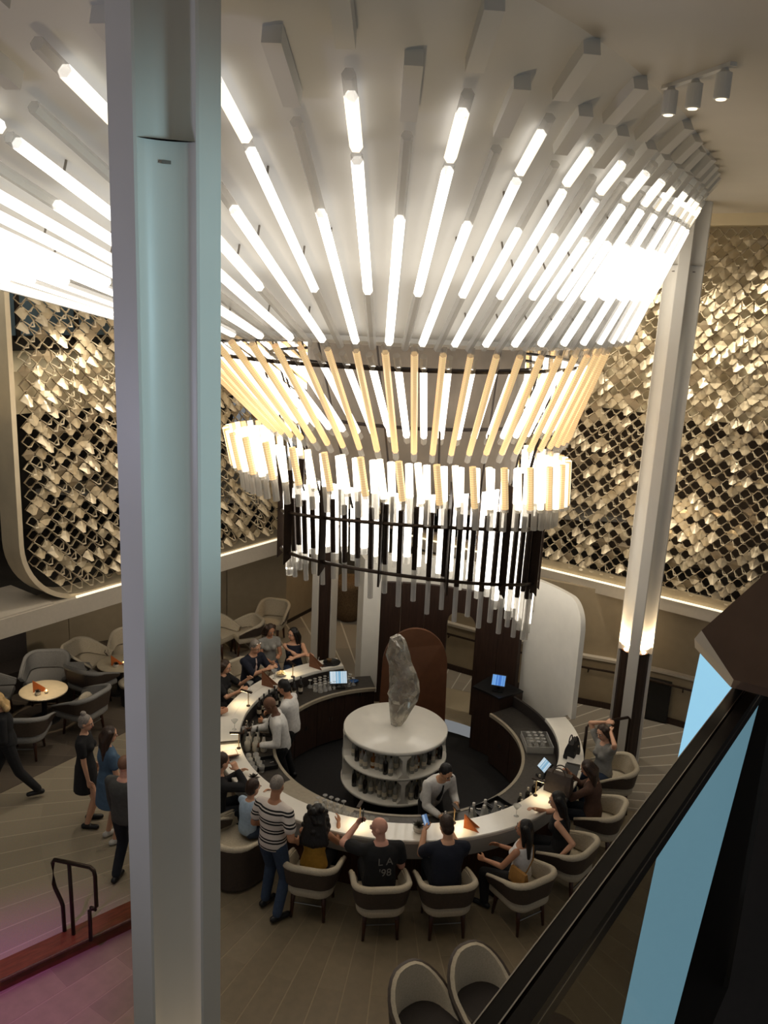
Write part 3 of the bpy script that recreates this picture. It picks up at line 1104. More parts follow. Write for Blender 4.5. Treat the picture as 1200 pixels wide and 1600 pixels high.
CT = 0.90
bar = thing('bar_counter', 'round white bar counter with guests seated around it', 'bar counter', BC)
ring('counter_top', [(2.43, CT - 0.035), (2.44, CT), (2.79, CT), (2.80, CT - 0.012), (2.795, CT - 0.05), (2.78, CT - 0.06), (2.44, CT - 0.06)], -246, 14, 'bar_white', bar, 110)
ring('top_joint', [(2.60, CT + 0.0005), (2.604, CT + 0.001), (2.608, CT + 0.0005)], -246, -185, 'bar_fascia', bar, 30)
ring('fascia', [(2.74, CT - 0.06), (2.775, CT - 0.06), (2.70, CT - 0.33), (2.66, CT - 0.33)], -246, 14, 'bar_fascia', bar, 110)
ring('kick_base', [(2.50, 0.002), (2.56, 0.002), (2.60, CT - 0.33), (2.50, CT - 0.33)], -246, 14, 'walnut', bar, 110)
ring('inner_face', [(2.43, -0.285), (2.47, -0.285), (2.47, CT - 0.06), (2.43, CT - 0.06)], -246, 36, 'bench_dark', bar, 110)

# lower work counter inside the ring, with its cabinets
bk = thing('work_counter', 'low dark service counter curving along the inside of the bar', 'counter', BC)
WZ = 0.66
ring('worktop', [(1.93, WZ - 0.04), (1.93, WZ), (2.425, WZ), (2.425, WZ - 0.04)], -258, 36, 'steel_dark' if 'steel_dark' in MATS else mat('steel_dark', hexc(70, 66, 62), 0.35, metal=0.5, var=0.15).name, bk, 110)
ring('front_edge', [(1.90, WZ - 0.05), (1.90, WZ + 0.006), (1.945, WZ + 0.006), (1.945, WZ - 0.05)], -258, 36, mat('edge_beige', hexc(150, 140, 122), 0.4).name, bk, 110)
ring('beige_shelf', [(1.95, WZ + .001), (1.95, WZ + 0.012), (2.42, WZ + 0.012), (2.42, WZ + 0.001)], -142, -108, 'edge_beige', bk, 20)
for i in range(18):
    a0 = -258 + i * 16.33
    dr = ring('cabinet_door', [(1.955, -0.26), (1.985, -0.26), (1.985, WZ - 0.05), (1.955, WZ - 0.05)], a0 + 0.15, a0 + 16.18, 'walnut_dark', bk, 6)
    for ah in (a0 + 7.4, a0 + 8.9):
        for zh in (0.52, 0.16):
            r = 1.94
            MB().tube([(r * math.cos(rad(ah)), r * math.sin(rad(ah)), zh), (r * math.cos(rad(ah)), r * math.sin(rad(ah)), zh + 0.07)], 0.008, 5).obj('handle', 'chrome', dr)
ring('carcass', [(1.99, -0.28), (2.42, -0.28), (2.42, WZ - 0.04), (1.99, WZ - 0.04)], -258, 36, 'bench_dark', bk, 80)

# back wall: white shell, walnut panels, tall rounded opening
sh = thing('bar_back_wall', 'curved white and walnut wall with a rounded opening behind the bar', 'partition', BC)


def wing_top(a):
    s = 2.88 * (a - rad(12))
    if s < 0.45:
        return 2.86 - 0.45 + math.sqrt(max(0, 0.45 ** 2 - (0.45 - s) ** 2))
    return 2.86


arc_wall('white_wing', (0, 0), 2.84, 2.92, rad(12.02), rad(41.5), wing_top, lambda a: 0.905 if a < rad(15) else 0.90 - 0.72 * min(1, (a - rad(15)) / rad(20)), 'bar_white', sh, 40)
for a0, a1 in ((41.2, 50.4), (50.6, 60.2), (72, 80.9), (81.1, 90), (90.2, 98.6)):
    arc_wall('wood_panel', (0, 0), 2.70, 2.78, rad(a0), rad(a1), 2.36, 0.004, 'walnut_dark', sh, 10)


def arch_bottom(a):
    h = rad(5.9); c = rad(66.1)
    s = abs(a - c) * 2.74
    w_ = h * 2.74
    r = 0.22
    if s > w_ - r:
        return 1.92 - r + math.sqrt(max(0, r * r - (s - (w_ - r)) ** 2))
    return 1.92


arc_wall('wood_lintel', (0, 0), 2.70, 2.78, rad(60.2), rad(72), 2.36, arch_bottom, 'walnut_dark', sh, 36)
arc_wall('white_header', (0, 0), 2.785, 2.90, rad(38), rad(106), 2.86, 2.30, 'bar_white', sh, 40)
arc_wall('white_leg', (0, 0), 2.50, 2.90, rad(98.8), rad(106), lambda a: 2.86, 0.30, 'bar_white', sh, 8)

# copper-brown leather arch behind the crystal
poly = []
for k in range(25):
    a = PI * k / 24
    poly.append((0.56 * math.cos(a), 0.72 * math.sin(a)))
ca = thing('arched_panel', 'copper brown leather panel with an arched top behind the crystal', 'panel', (0.66, 13.62, 0))
v = [(x, 0, 1.22 + z) for x, z in poly] + [(-0.60, 0, -0.285), (0.60, 0, -0.285)]
v = [(x, 0.10 * (x / 0.6) ** 2, z) for x, y, z in v]
n = len(v)
f = [tuple(range(n)), tuple(range(2 * n - 1, n - 1, -1))] + [(i, n + i, n + (i + 1) % n, (i + 1) % n) for i in range(n)]
o = pydata('panel_body', v + [(x, y + 0.06, z) for x, y, z in v], f, 'copper_leather', ca)
bm = bmesh.new(); bm.from_mesh(o.data); bmesh.ops.recalc_face_normals(bm, faces=bm.faces); bm.to_mesh(o.data); bm.free()
# support cabinet of the terminal under the right of the wall
st = thing('service_cabinet', 'dark wood till cabinet against the right back wall', 'cabinet', BC)
ring('cabinet_body', [(2.12, -0.28), (2.66, -0.28), (2.66, 0.86), (2.12, 0.86)], 36.2, 52, 'walnut_dark', st, 10)
ring('cabinet_top', [(2.10, 0.86), (2.67, 0.86), (2.67, 0.89), (2.10, 0.89)], 36.2, 52.3, 'black_plastic', st, 10)

# ---- round bottle display in the middle
DC = Vector((0.34, 11.95, 0))
dr = thing('bottle_display', 'round white two-tier bottle display in the middle of the bar', 'display', (DC.x, DC.y, -0.29))
Z0 = 0.29


def disc(name, r, z0, z1, m, bev=0.015):
    return smooth_by_angle(MB().lathe([(0.02, z0), (r - bev, z0), (r, z0 + bev), (r, z1 - bev), (r - bev, z1), (0.02, z1)], 64).obj(name, m, dr), 50)


disc('plinth', 0.60, 0.0, 0.40, 'bench_dark')
disc('bottom_shelf', 0.815, 0.40, 0.46, 'bar_white')
disc('middle_shelf', 0.805, 0.83, 0.88, 'bar_white')
disc('display_top', 0.80, 1.23, 1.295, 'bar_white')
MB().lathe([(0.42, 0.46), (0.42, 1.23)], 40, caps=False).obj('inner_drum', 'bar_white', dr)
for k in range(4):
    a = rad(-80 + 90 * k)
    M = Matrix.Rotation(a, 4, 'Z')
    for z0, z1 in ((0.46, 0.83), (0.88, 1.23)):
        mb = MB()
        # post flaring into the shelves
        w0 = 0.03
        prof = [(-0.09, z0), (-w0, z0 + 0.07), (-w0, z1 - 0.07), (-0.09, z1), (0.09, z1), (w0, z1 - 0.07), (w0, z0 + 0.07), (0.09, z0)]
        v = [(0.80, y, z) for y, z in prof] + [(0.40, y, z) for y, z in prof]
        n = 8
        f = [tuple(range(n)), tuple(range(2 * n - 1, n - 1, -1))] + [(i, n + i, n + (i + 1) % n, (i + 1) % n) for i in range(n)]
        mb.add(v, f, M=M)
        mb.obj('divider', 'bar_white', dr)

# ---- crystal
mat('quartz', hexc(214, 206, 190), 0.08, var=0.35, scale=6, trans=0.7, ior=1.5, bump=0.8)
R = random.Random(11)
secs = [(0.0, 0.0, .11, .10), (.06, 0.0, .125, .11), (.22, .02, .17, .14), (.42, .05, .225, .17), (.55, .07, .245, .18), (.70, .085, .235, .17), (.86, .05, .20, .16), (1.0, -.01, .185, .15), (1.16, -.05, .185, .14), (1.32, -.06, .165, .12), (1.42, -.07, .12, .09), (1.465, -.06, .05, .04)]
v, f = [], []
n = 13
for k, (z, cx, rx, ry) in enumerate(secs):
    for i in range(n):
        a = 2 * PI * (i + 0.35 * (k % 2)) / n
        s = R.uniform(0.74, 1.12)
        v.append((cx + rx * s * math.cos(a), ry * s * math.sin(a), z + (R.uniform(-.03, .03) if 0 < k < len(secs) - 1 else 0)))
for k in range(len(secs) - 1):
    for i in range(n):
        j = (i + 1) % n
        a, b, c, d = k * n + i, k * n + j, (k + 1) * n + j, (k + 1) * n + i
        f += [(a, b, d), (b, c, d)] if k % 2 else [(a, b, c), (a, c, d)]
f += [tuple(range(n - 1, -1, -1)), tuple((len(secs) - 1) * n + i for i in range(n))]
o = pydata('crystal', v, f, 'quartz', None, loc=(0.36, 12.02, 1.007))
tag(o, 'tall rough crystal boulder standing on the white display', 'crystal')
o.rotation_euler = (0, 0, 0.15)

# ---- foreground on the right: balcony rail with glass, blue light panel, wood block
br = thing('balcony_rail', 'black balcony handrail over a glass panel, close at the lower right', 'railing', (0.2, 0.99, 5.6))
d0, d1 = Vector((0.164, 0.987, 0)), Vector((1.22, 2.50, 0))
t = (d1 - d0).normalized(); a = math.atan2(t.y, t.x)
n = Vector((t.y, -t.x, 0))
mid = d0 + n * 0.029
S = mid - t * 0.6
Lr = 2.55
M = Matrix.Translation(S - Vector((0.2, 0.99, 0))) @ Matrix.Rotation(a, 4, 'Z')
MB().box((Lr / 2, -0.017, 0.797), (Lr, 0.028, 0.05), M=M).obj('rail_bar', 'rail_black', br)
MB().box((Lr / 2, 0.017, 0.797), (Lr, 0.028, 0.05), M=M).obj('rail_bar', 'rail_black', br)
MB().box((Lr / 2, 0.0, 0.79), (Lr, 0.010, 0.05), M=M).obj('rail_channel', 'bronze_dark', br)
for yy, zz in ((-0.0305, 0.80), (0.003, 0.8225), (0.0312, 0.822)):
    MB().box((Lr / 2, yy, zz), (Lr, 0.0022, 0.003), M=M).obj('highlight_strip', 'chrome', br)  # highlight lines along the black rail, built as bright metal strips
MB().box((Lr / 2, 0.0, 0.12), (Lr, 0.016, 1.30), M=M).obj('glass_panel', 'glass_rail', br)


def slab_quad(name, q, off, m, parent=None):
    q = [Vector(p) for p in q]; off = Vector(off)
    v = q + [p + off for p in q]
    o = pydata(name, v, [(0, 1, 2, 3), (7, 6, 5, 4), (0, 4, 5, 1), (1, 5, 6, 2), (2, 6, 7, 3), (3, 7, 4, 0)], m, parent)
    bm = bmesh.new(); bm.from_mesh(o.data); bmesh.ops.recalc_face_normals(bm, faces=bm.faces); bm.to_mesh(o.data); bm.free()
    return o


lb = slab_quad('light_panel', [(1.195, 2.95, 6.28), (1.51, 2.96, 6.28), (1.169, 2.60, 4.719), (0.952, 2.60, 4.706)], (0.05, 0.06, 0), 'led_blue')
tag(lb, 'glowing pale blue light panel behind the balcony glass at lower right', 'light panel')
dp = slab_quad('dark_panel', [(1.40, 2.86, 6.13), (2.6, 2.86, 6.1), (2.4, 2.45, 4.7), (1.075, 2.47, 4.75)], (0.02, 0.03, 0), 'bench_dark')
tag(dp, 'dark brown panel at the lower right corner beside the blue light', 'panel')
wb = thing('wood_block', 'dark wooden block with a pale inlaid edge, cut by the right border', 'stair end', (1.4, 2.2, 6.35))
W0 = Vector((1.4, 2.2, 6.35))


def polyh(name, v, f, m, parent):
    o = pydata(name, [Vector(p) - W0 for p in v], f, m, parent)
    bm = bmesh.new(); bm.from_mesh(o.data); bmesh.ops.recalc_face_normals(bm, faces=bm.faces); bm.to_mesh(o.data); bm.free()
    return o


OFF = Vector((0.045, 0.08, -0.04))
a_, t_, d_, c_ = Vector((0.881, 2.2, 6.554)), Vector((1.23, 2.298, 6.875)), Vector((1.096, 1.894, 6.5)), Vector((0.922, 2.05, 6.481))
c2, d2 = Vector((0.922, 2.06, 6.455)), Vector((1.10, 1.91, 6.47))
mid_ = (a_ + t_ + d_ + c_) / 4
bk_ = [p.lerp(mid_, 0.06) + OFF for p in (a_, t_, d2, c2)]
polyh('wood_body', [a_, t_, d_, c_, c2, d2] + bk_,
      [(0, 1, 2, 3), (3, 2, 5, 4), (0, 6, 7, 1), (1, 7, 8, 5, 2), (4, 5, 8, 9), (6, 9, 8, 7), (0, 3, 4, 9, 6)], 'block_wood', wb)
e1, e2 = Vector((0.873, 2.22, 6.521)), Vector((0.878, 2.22, 6.495))
i_ = [p.lerp(mid_, 0.10) + OFF * 0.5 for p in (a_, c2, e2)]
polyh('pale_inlay', [a_, c_, c2, e2, e1] + i_,
      [(0, 4, 1), (4, 3, 2, 1), (0, 5, 7, 3, 4), (1, 2, 6, 5, 0), (3, 7, 6, 2), (5, 6, 7)], 'champagne_light', wb)


# ================================================================== CHAIRS AND TABLES
def u_path(w, d, rc, n=6):
    """plan of the shell: right arm front -> back -> left arm front"""
    pts = [(w, d), (w, d * 0.45), (w, -0.02)]
    for k in range(n + 1):
        a = PI / 2 * k / n
        pts.append((w - rc + rc * math.cos(a), -d + rc - 0.04 - rc * math.sin(a)))
    for k in range(n + 1):
        a = PI / 2 * (1 - k / n)
        pts.append((-w + rc - rc * math.cos(a), -d + rc - 0.04 - rc * math.sin(a)))
    pts += [(-w, -0.02), (-w, d * 0.45), (-w, d)]
    return pts


def make_chair(label, group=None, outer='brown_leather', inner='cream_fabric', seatm='cream_fabric', h_arm=0.60, h_back=0.77,
               bottom=0.50, w=0.29, d=0.25, rc=0.17, legs=True, power=0.9, cushion=None, rim=True, name='armchair', cat='armchair'):
    c = thing(name, label, cat, (0, 0, 0), 0, group)
    pts = u_path(w, d, rc)
    n = len(pts)
    ctr = Vector((0, 0.02))
    ymax, ymin = d, -d - 0.04

    def top(y):
        s = (ymax - y) / (ymax - ymin)
        return h_arm + (h_back - h_arm) * s ** power

    def shell(off0, off1, flare, zb, zt_off):
        v, f = [], []
        for (x, y) in pts:
            p = Vector((x, y)); o = (p - ctr)
            o = Vector((o.x, min(o.y, 0.0))) if abs(o.x) < abs(o.y) * 2 or y < 0 else Vector((o.x, 0))
            o.normalize()
            zt = top(y) + zt_off
            for off, z, fl in ((off0, zb, 0), (off0, zt, flare), (off1, zt, flare), (off1, zb, 0)):
                q = p + o * (off + fl)
                v.append((q.x, q.y, z))
        for i in range(n - 1):
            for k in range(4):
                l = (k + 1) % 4
                f.append((4 * i + k, 4 * i + 4 + k, 4 * i + 4 + l, 4 * i + l))
        f += [(0, 1, 2, 3), tuple(4 * (n - 1) + k for k in (3, 2, 1, 0))]
        return v, f
    v, f = shell(0.0, 0.03, 0.045, bottom, 0)
    o = pydata('back_shell', v, f, outer, c)
    bm = bmesh.new(); bm.from_mesh(o.data); bmesh.ops.recalc_face_normals(bm, faces=bm.faces); bm.to_mesh(o.data); bm.free()
    smooth_by_angle(o, 50)
    v, f = shell(-0.045, 0.0, 0.045, max(bottom, 0.44), -0.005)
    o = pydata('inner_padding', v, f, inner, c)
    bm = bmesh.new(); bm.from_mesh(o.data); bmesh.ops.recalc_face_normals(bm, faces=bm.faces); bm.to_mesh(o.data); bm.free()
    smooth_by_angle(o, 50)
    if rim:
        rp, rr_ = [], []
        for (x, y) in pts:
            p = Vector((x, y)); o = (p - ctr)
            o = Vector((o.x, min(o.y, 0.0))) if abs(o.x) < abs(o.y) * 2 or y < 0 else Vector((o.x, 0))
            o.normalize(); q = p + o * 0.038
            rp.append((q.x, q.y, top(y) - 0.005)); rr_.append(0.026 + 0.016 * max(0, min(1, (0.1 - y) / 0.3)))
        MB().tube(rp, rr_, 8).obj('top_rim', inner, c, smooth=True)
    # seat cushion, rounded slab
    sp = [(x * 1.0, (min(y, d) * 0.95 if y > 0 else y * 1.04)) for x, y in pts]
    mb = MB()
    k = len(sp)
    lv = [(0.94, 0.36), (1.0, 0.385), (1.0, 0.445), (0.95, 0.475), (0.7, 0.485)] if legs else [(0.94, 0.30), (1.0, 0.32), (1.0, 0.40), (0.95, 0.43), (0.7, 0.44)]
    v = [(x * s, y * s, z) for s, z in lv for x, y in sp]
    f = []
    for a in range(len(lv) - 1):
        for i in range(k):
            j = (i + 1) % k
            f.append((a * k + i, a * k + j, (a + 1) * k + j, (a + 1) * k + i))
    f += [tuple(range(k - 1, -1, -1)), tuple((len(lv) - 1) * k + i for i in range(k))]
    mb.add(v, f)
    o = mb.obj('seat', seatm, c)
    bm = bmesh.new(); bm.from_mesh(o.data); bmesh.ops.recalc_face_normals(bm, faces=bm.faces); bm.to_mesh(o.data); bm.free()
    smooth_by_angle(o, 50)
    if legs:
        for sx in (-1, 1):
            for sy in (-1, 1):
                a = Vector((sx * 0.185, sy * 0.19, 0.40)); b = Vector((sx * 0.205, sy * 0.235, 0.014))
                MB().tube([a, (a + b) / 2, b], [0.030, 0.026, 0.018], 8).obj('leg', 'leg_wood', c, smooth=True)
        MB().tube([(-0.195, -0.213, 0.21), (0.195, -0.213, 0.21)], 0.010, 6).obj('stretcher', 'steel', c)
    else:
        MB().prism([(x * .9, y * .9) for x, y in pts], 0.003, bottom + 0.02).obj('plinth_base', 'bench_dark', c)
    if cushion:
        mb = MB().sph((0, -0.05, 0.58), (0.17, 0.07, 0.14), 14)
        mb.obj('cushion', cushion, c, smooth=True)
    return c


def put(o, x, y, ang, z=0.0):
    o.location = (x, y, z)
    o.rotation_euler = (0, 0, rad(ang - 90))
    return o


proto = make_chair('cream and brown barrel armchair of the woman with curly black hair', 'armchairs along the bar')
CH = [
    (-0.65, 9.10, 80, 'cream and brown barrel armchair of the woman with curly black hair'),
    (0.17, 8.82, 97, 'cream and brown barrel armchair of the bald man in the black shirt'),
    (0.95, 8.89, 99, 'cream and brown barrel armchair of the man in navy holding a phone'),
    (1.89, 9.06, 123, 'cream and brown barrel armchair of the woman in the white top'),
    (2.56, 9.66, 140, 'cream and brown barrel armchair of the woman in the black sleeveless top'),
    (3.17, 10.52, 152, 'cream and brown barrel armchair of the woman in the brown top'),
    (3.62, 11.62, 178, 'cream and brown barrel armchair of the woman with raised arms'),
    (-2.22, 10.05, 42, 'barrel armchair of the man in dark shirt, half hidden by the left column'),
    (-2.36, 14.35, -38, 'barrel armchair of the man with sunglasses on his head'),
    (-1.62, 14.98, -72, 'barrel armchair of the woman in the navy tank top'),
    (-2.75, 13.35, -20, 'barrel armchair at the bar beside the left column, far side'),
    (-3.05, 12.25, 2, 'barrel armchair hidden behind the left column at the bar'),
]
for i, (x, y, a, lb) in enumerate(CH):
    o = proto if i == 0 else copy_tree(proto)
    o['label'] = lb
    put(o, x, y, a)
# large tub chair by the left column
o = make_chair('big cream-rimmed brown tub seat beside the left column', None, bottom=0.05, h_arm=0.60, h_back=0.66, w=0.36, d=0.32, rc=0.26, legs=False, name='tub_chair')
put(o, -1.70, 9.68, 52)
# two tub chairs at the bottom edge
for x, y, a, lb in ((0.66, 6.95, -50, 'cream rounded tub chair at the bottom edge, left of its pair'), (1.26, 7.24, -58, 'cream rounded tub chair at the bottom edge, right of its pair beside the dark table')):
    o = make_chair(lb, 'tub chairs at the bottom edge', seatm='bench_dark', h_arm=0.50, h_back=0.92, w=0.30, d=0.27, rc=0.26, bottom=0.34, power=1.9, rim=False, name='tub_chair')
    put(o, x, y, a)
t = thing('side_table', 'small dark round table at the bottom edge by the black handrail', 'table', (1.85, 6.75, 0))
MB().lathe([(0.30, 0.55), (0.32, 0.56), (0.32, 0.585), (0.30, 0.59)], 32).obj('table_top', 'walnut_dark', t)
MB().lathe([(0.03, 0.02), (0.03, 0.55)], 12).obj('stem', 'bronze_dark', t)
MB().lathe([(0.20, 0.014), (0.19, 0.025), (0.03, 0.035)], 24).obj('foot', 'bronze_dark', t)

# left lounge
LG = [
    (-5.80, 13.85, -78, 'grey lounge armchair behind the lit round table, its back to the wall', 'grey_fabric', 'grey_fabric', None),
    (-4.78, 12.80, 158, 'grey lounge armchair right of the lit round table, with a white cushion', 'brown_leather', 'grey_fabric', 'cream_fabric'),
    (-5.40, 12.02, 97, 'grey lounge armchair in front of the lit round table, near the blonde walker', 'brown_leather', 'grey_fabric', None),
    (-6.36, 13.05, 12, 'grey lounge armchair cut by the left border', 'grey_fabric', 'grey_fabric', None),
    (-5.30, 14.52, -15, 'dark armchair with cream inside against the left wall', 'brown_leather', 'cream_fabric', None),
    (-4.98, 13.80, 62, 'low grey chair in front of the second round table', 'brown_leather', 'grey_fabric', None),
    (-4.68, 15.05, -85, 'cream armchair behind the second round table', 'brown_leather', 'cream_fabric', None),
]
for x, y, a, lb, om, im, cu in LG:
    o = make_chair(lb, 'lounge armchairs on the left', om, im, im, h_arm=0.56, h_back=0.78, w=0.33, d=0.29, rc=0.2, cushion=cu)
    put(o, x, y, a, PZ + 0.006)
st_ = thing('stool', 'round upholstered stool at the second lounge table beside the column', 'stool', (-4.30, 13.85, PZ + .006), 0)
MB().lathe([(0.20, 0.36), (0.22, 0.40), (0.22, 0.43), (0.18, 0.46), (0.03, 0.465)], 28).obj('seat', 'cream_fabric', st_, smooth=True)
MB().lathe([(0.17, 0.0), (0.20, 0.36)], 28).obj('base', 'bench_dark', st_)
for x, y, lb, m in ((-5.56, 13.15, 'round stone-top lounge table lit by a spotlight, left lounge', 'stone_top'), (-4.66, 14.34, 'round lounge table with a candle, partly behind the left column', 'stone_top')):
    t = thing('lounge_table', lb, 'table', (x, y, PZ + .006))
    smooth_by_angle(MB().lathe([(0.36, 0.51), (0.385, 0.525), (0.385, 0.54), (0.37, 0.55), (0.02, 0.55)], 40).obj('table_top', m, t), 40)
    MB().lathe([(0.05, 0.02), (0.04, 0.51)], 16).obj('stem', 'black_plastic', t)
    MB().lathe([(0.26, 0.0), (0.25, 0.015), (0.05, 0.03)], 28).obj('foot', 'black_plastic', t)
# dark bench along the left wall
bn = thing('bench', 'dark upholstered bench with tall back along the left wall', 'bench', (-6.98, 14.22, PZ + .006), math.atan2(0.60, 0.45) - 0.1)
MB().box((-0.3, -0.28, 0.21), (2.0, 0.55, 0.42)).obj('seat', 'bench_dark', bn)
mb = MB().box((-0.3, 0.04, 0.44), (2.0, 0.12, 0.88))
mb.tube([(-1.3, 0.04, 0.88), (0.7, 0.04, 0.88)], 0.06, 8)
mb.obj('backrest', 'bench_dark', bn)
# cream chairs at the back left by the wall
for x, y, a, lb, p_ in ((-2.75, 16.6, -150, 'empty cream armchair by the back left wall, in front of its pair', 0.9), (-2.3, 17.35, -100, 'empty cream high-backed chair at the back wall corner', 0.9), (-3.25, 16.5, -30, 'empty cream chair by the back wall, next to the left column', 0.9)):
    o = make_chair(lb, 'cream chairs at the back left', 'brown_leather', 'cream_fabric', 'cream_fabric', h_arm=0.58, h_back=0.84 if 'high' in lb else 0.76)
    put(o, x, y, a)
# planter in the corridor
pt = thing('planter', 'brown woven planter pot in the corridor behind the bar', 'planter', (-0.72, 18.9, 0))
mat('wicker', hexc(96, 76, 52), 0.8, var=0.35, scale=40, bump=0.5)
MB().lathe([(0.24, 0.004), (0.30, 0.05), (0.36, 0.4), (0.36, 0.8), (0.33, 1.0), (0.29, 1.0), (0.29, 0.9)], 28).obj('pot', 'wicker', pt, smooth=True)
mb = MB().lathe([(0.02, 0.88), (0.29, 0.88)], 20)
mb.obj('soil', 'bench_dark', pt)
# bronze handrails
def pipe(name, label, loc, runs, r=0.024):
    t = thing(name, label, 'handrail', loc)
    for nm, pts in runs:
        MB().tube([Vector(p) - Vector(loc) for p in pts], r, 8).obj(nm, 'bronze_dark', t, smooth=True)
    return t


pipe('step_handrail', 'bent bronze handrail on the wooden step edge at the lower left', (-3.3, 8.26, PZ + .004),
     [('hoop', [(-3.423, 8.312, .165), (-3.429, 8.314, .50), (-3.45, 8.322, .56), (-3.52, 8.348, .70), (-3.535, 8.353, .76), (-3.535, 8.353, 1.03), (-3.51, 8.344, 1.075), (-3.30, 8.268, 1.10), (-3.05, 8.175, 1.13), (-3.0, 8.155, 1.10), (-2.988, 8.15, 1.04), (-2.985, 8.149, .65), (-3.0, 8.155, .605), (-3.06, 8.177, .60), (-3.078, 8.184, .56), (-3.078, 8.184, .165)]),
      ('post', [(-3.317, 8.272, 1.09), (-3.304, 8.268, .165)])])
pipe('bar_handrail', 'square bronze handrail standing beside the bar near the right column', (3.75, 12.35, 0.0),
     [('hoop', [(3.30, 12.10, .014), (3.30, 12.10, 1.06), (3.34, 12.12, 1.10), (4.02, 12.42, 1.10), (4.06, 12.44, 1.06), (4.06, 12.44, .014)])])


# ================================================================== PEOPLE
SKINS = {'light': hexc(206, 158, 128), 'tan': hexc(178, 128, 98), 'pink': hexc(214, 160, 140), 'brown': hexc(104, 70, 50), 'asian': hexc(196, 150, 116)}
for k, c in SKINS.items():
    mat('skin_' + k, c, 0.55, var=0.05, scale=12)


def cloth(name, rgb, bump=0.25, rough=0.9):
    return mat(name, hexc(*rgb), rough, var=0.10, scale=25, bump=bump)


cloth('black_cloth', (26, 26, 28)); cloth('navy_cloth', (26, 30, 44)); cloth('white_shirt', (214, 212, 208)); cloth('white_top', (222, 218, 214))
cloth('jeans', (52, 66, 88)); cloth('dark_jeans', (30, 34, 42)); cloth('yellow_top', (170, 128, 48)); cloth('brown_top', (82, 58, 46))
cloth('grey_top', (138, 136, 130)); cloth('blue_dress', (72, 96, 120)); cloth('grey_suit', (74, 74, 72)); cloth('light_blue', (158, 178, 198))
cloth('pink_shirt', (214, 190, 182)); cloth('shoe_black', (20, 20, 22), 0.0, 0.4); cloth('shoe_white', (200, 196, 190), 0, 0.6); cloth('shoe_tan', (150, 116, 84), 0, 0.6)
mat('hair_black', hexc(20, 17, 16), 0.45, var=0.5, scale=30, bump=0.7, stretch=(4, 4, .6))
mat('hair_brown', hexc(52, 36, 26), 0.45, var=0.4, scale=30, bump=0.6, stretch=(4, 4, .6))
mat('hair_grey', hexc(132, 124, 116), 0.5, var=0.3, scale=30, bump=0.6, stretch=(4, 4, .6))
mat('hair_blonde', hexc(190, 158, 108), 0.5, var=0.3, scale=30, bump=0.6, stretch=(4, 4, .6))
mat('hair_shaved', hexc(120, 86, 66), 0.6, var=0.1, scale=60)
mat('eye_white', hexc(225, 220, 214), 0.3)
mat('eye_dark', hexc(30, 22, 18), 0.3)
mat('lips', hexc(160, 84, 76), 0.5)


def stripe_mat():
    m, nt, b = node_mat('striped_shirt')
    N, L = nt.nodes, nt.links
    tc = N.new('ShaderNodeTexCoord'); sx = N.new('ShaderNodeSeparateXYZ')
    L.new(tc.outputs['Object'], sx.inputs[0])
    mu = N.new('ShaderNodeMath'); mu.operation = 'MULTIPLY'; mu.inputs[1].default_value = 1 / 0.125
    L.new(sx.outputs['Z'], mu.inputs[0])
    fr = N.new('ShaderNodeMath'); fr.operation = 'FRACT'; L.new(mu.outputs[0], fr.inputs[0])
    rp = N.new('ShaderNodeValToRGB'); rp.color_ramp.interpolation = 'CONSTANT'
    e = rp.color_ramp.elements
    wcol, kcol = (*hexc(214, 204, 196), 1), (*hexc(28, 26, 28), 1)
    e[0].position = 0; e[0].color = wcol
    e[1].position = 0.30; e[1].color = kcol
    for p, c in ((0.48, wcol), (0.60, kcol), (0.76, wcol)):
        q = e.new(p); q.color = c
    L.new(fr.outputs[0], rp.inputs['Fac']); L.new(rp.outputs['Color'], b.inputs['Base Color'])
    b.inputs['Roughness'].default_value = 0.9


stripe_mat()
VOX = []       # objects whose overlapping shapes get fused into one skin


def fuse(mb, name, m, parent, voxel, smooth=4):
    o = mb.obj(name, m, parent)
    r = o.modifiers.new('fuse', 'REMESH'); r.mode = 'VOXEL'; r.voxel_size = voxel; r.use_smooth_shade = True
    s = o.modifiers.new('relax', 'SMOOTH'); s.factor = 0.5; s.iterations = smooth
    VOX.append(o)
    return o


def cone(mb, a, b, r0, r1, n=10):
    a, b = Vector(a), Vector(b)
    if (b - a).length > 1e-4:
        mb.tube([a, b], [r0, r1], n)
    mb.sph(a, r0 * 1.0, n); mb.sph(b, r1 * 1.0, n)


def ik(a, t, l1, l2, hint):
    a, t = Vector(a), Vector(t)
    d = t - a
    L = min(d.length, (l1 + l2) * 0.999)
    L = max(L, abs(l1 - l2) * 1.05 + 0.01)
    u = d.normalized()
    t = a + u * L
    x = (l1 * l1 - l2 * l2 + L * L) / (2 * L)
    h = math.sqrt(max(0, l1 * l1 - x * x))
    hv = Vector(hint); hv = hv - u * hv.dot(u)
    if hv.length < 1e-3:
        hv = Vector((0, 0, -1)) - u * u.z * -1
    hv.normalize()
    return a + u * x + hv * h, t


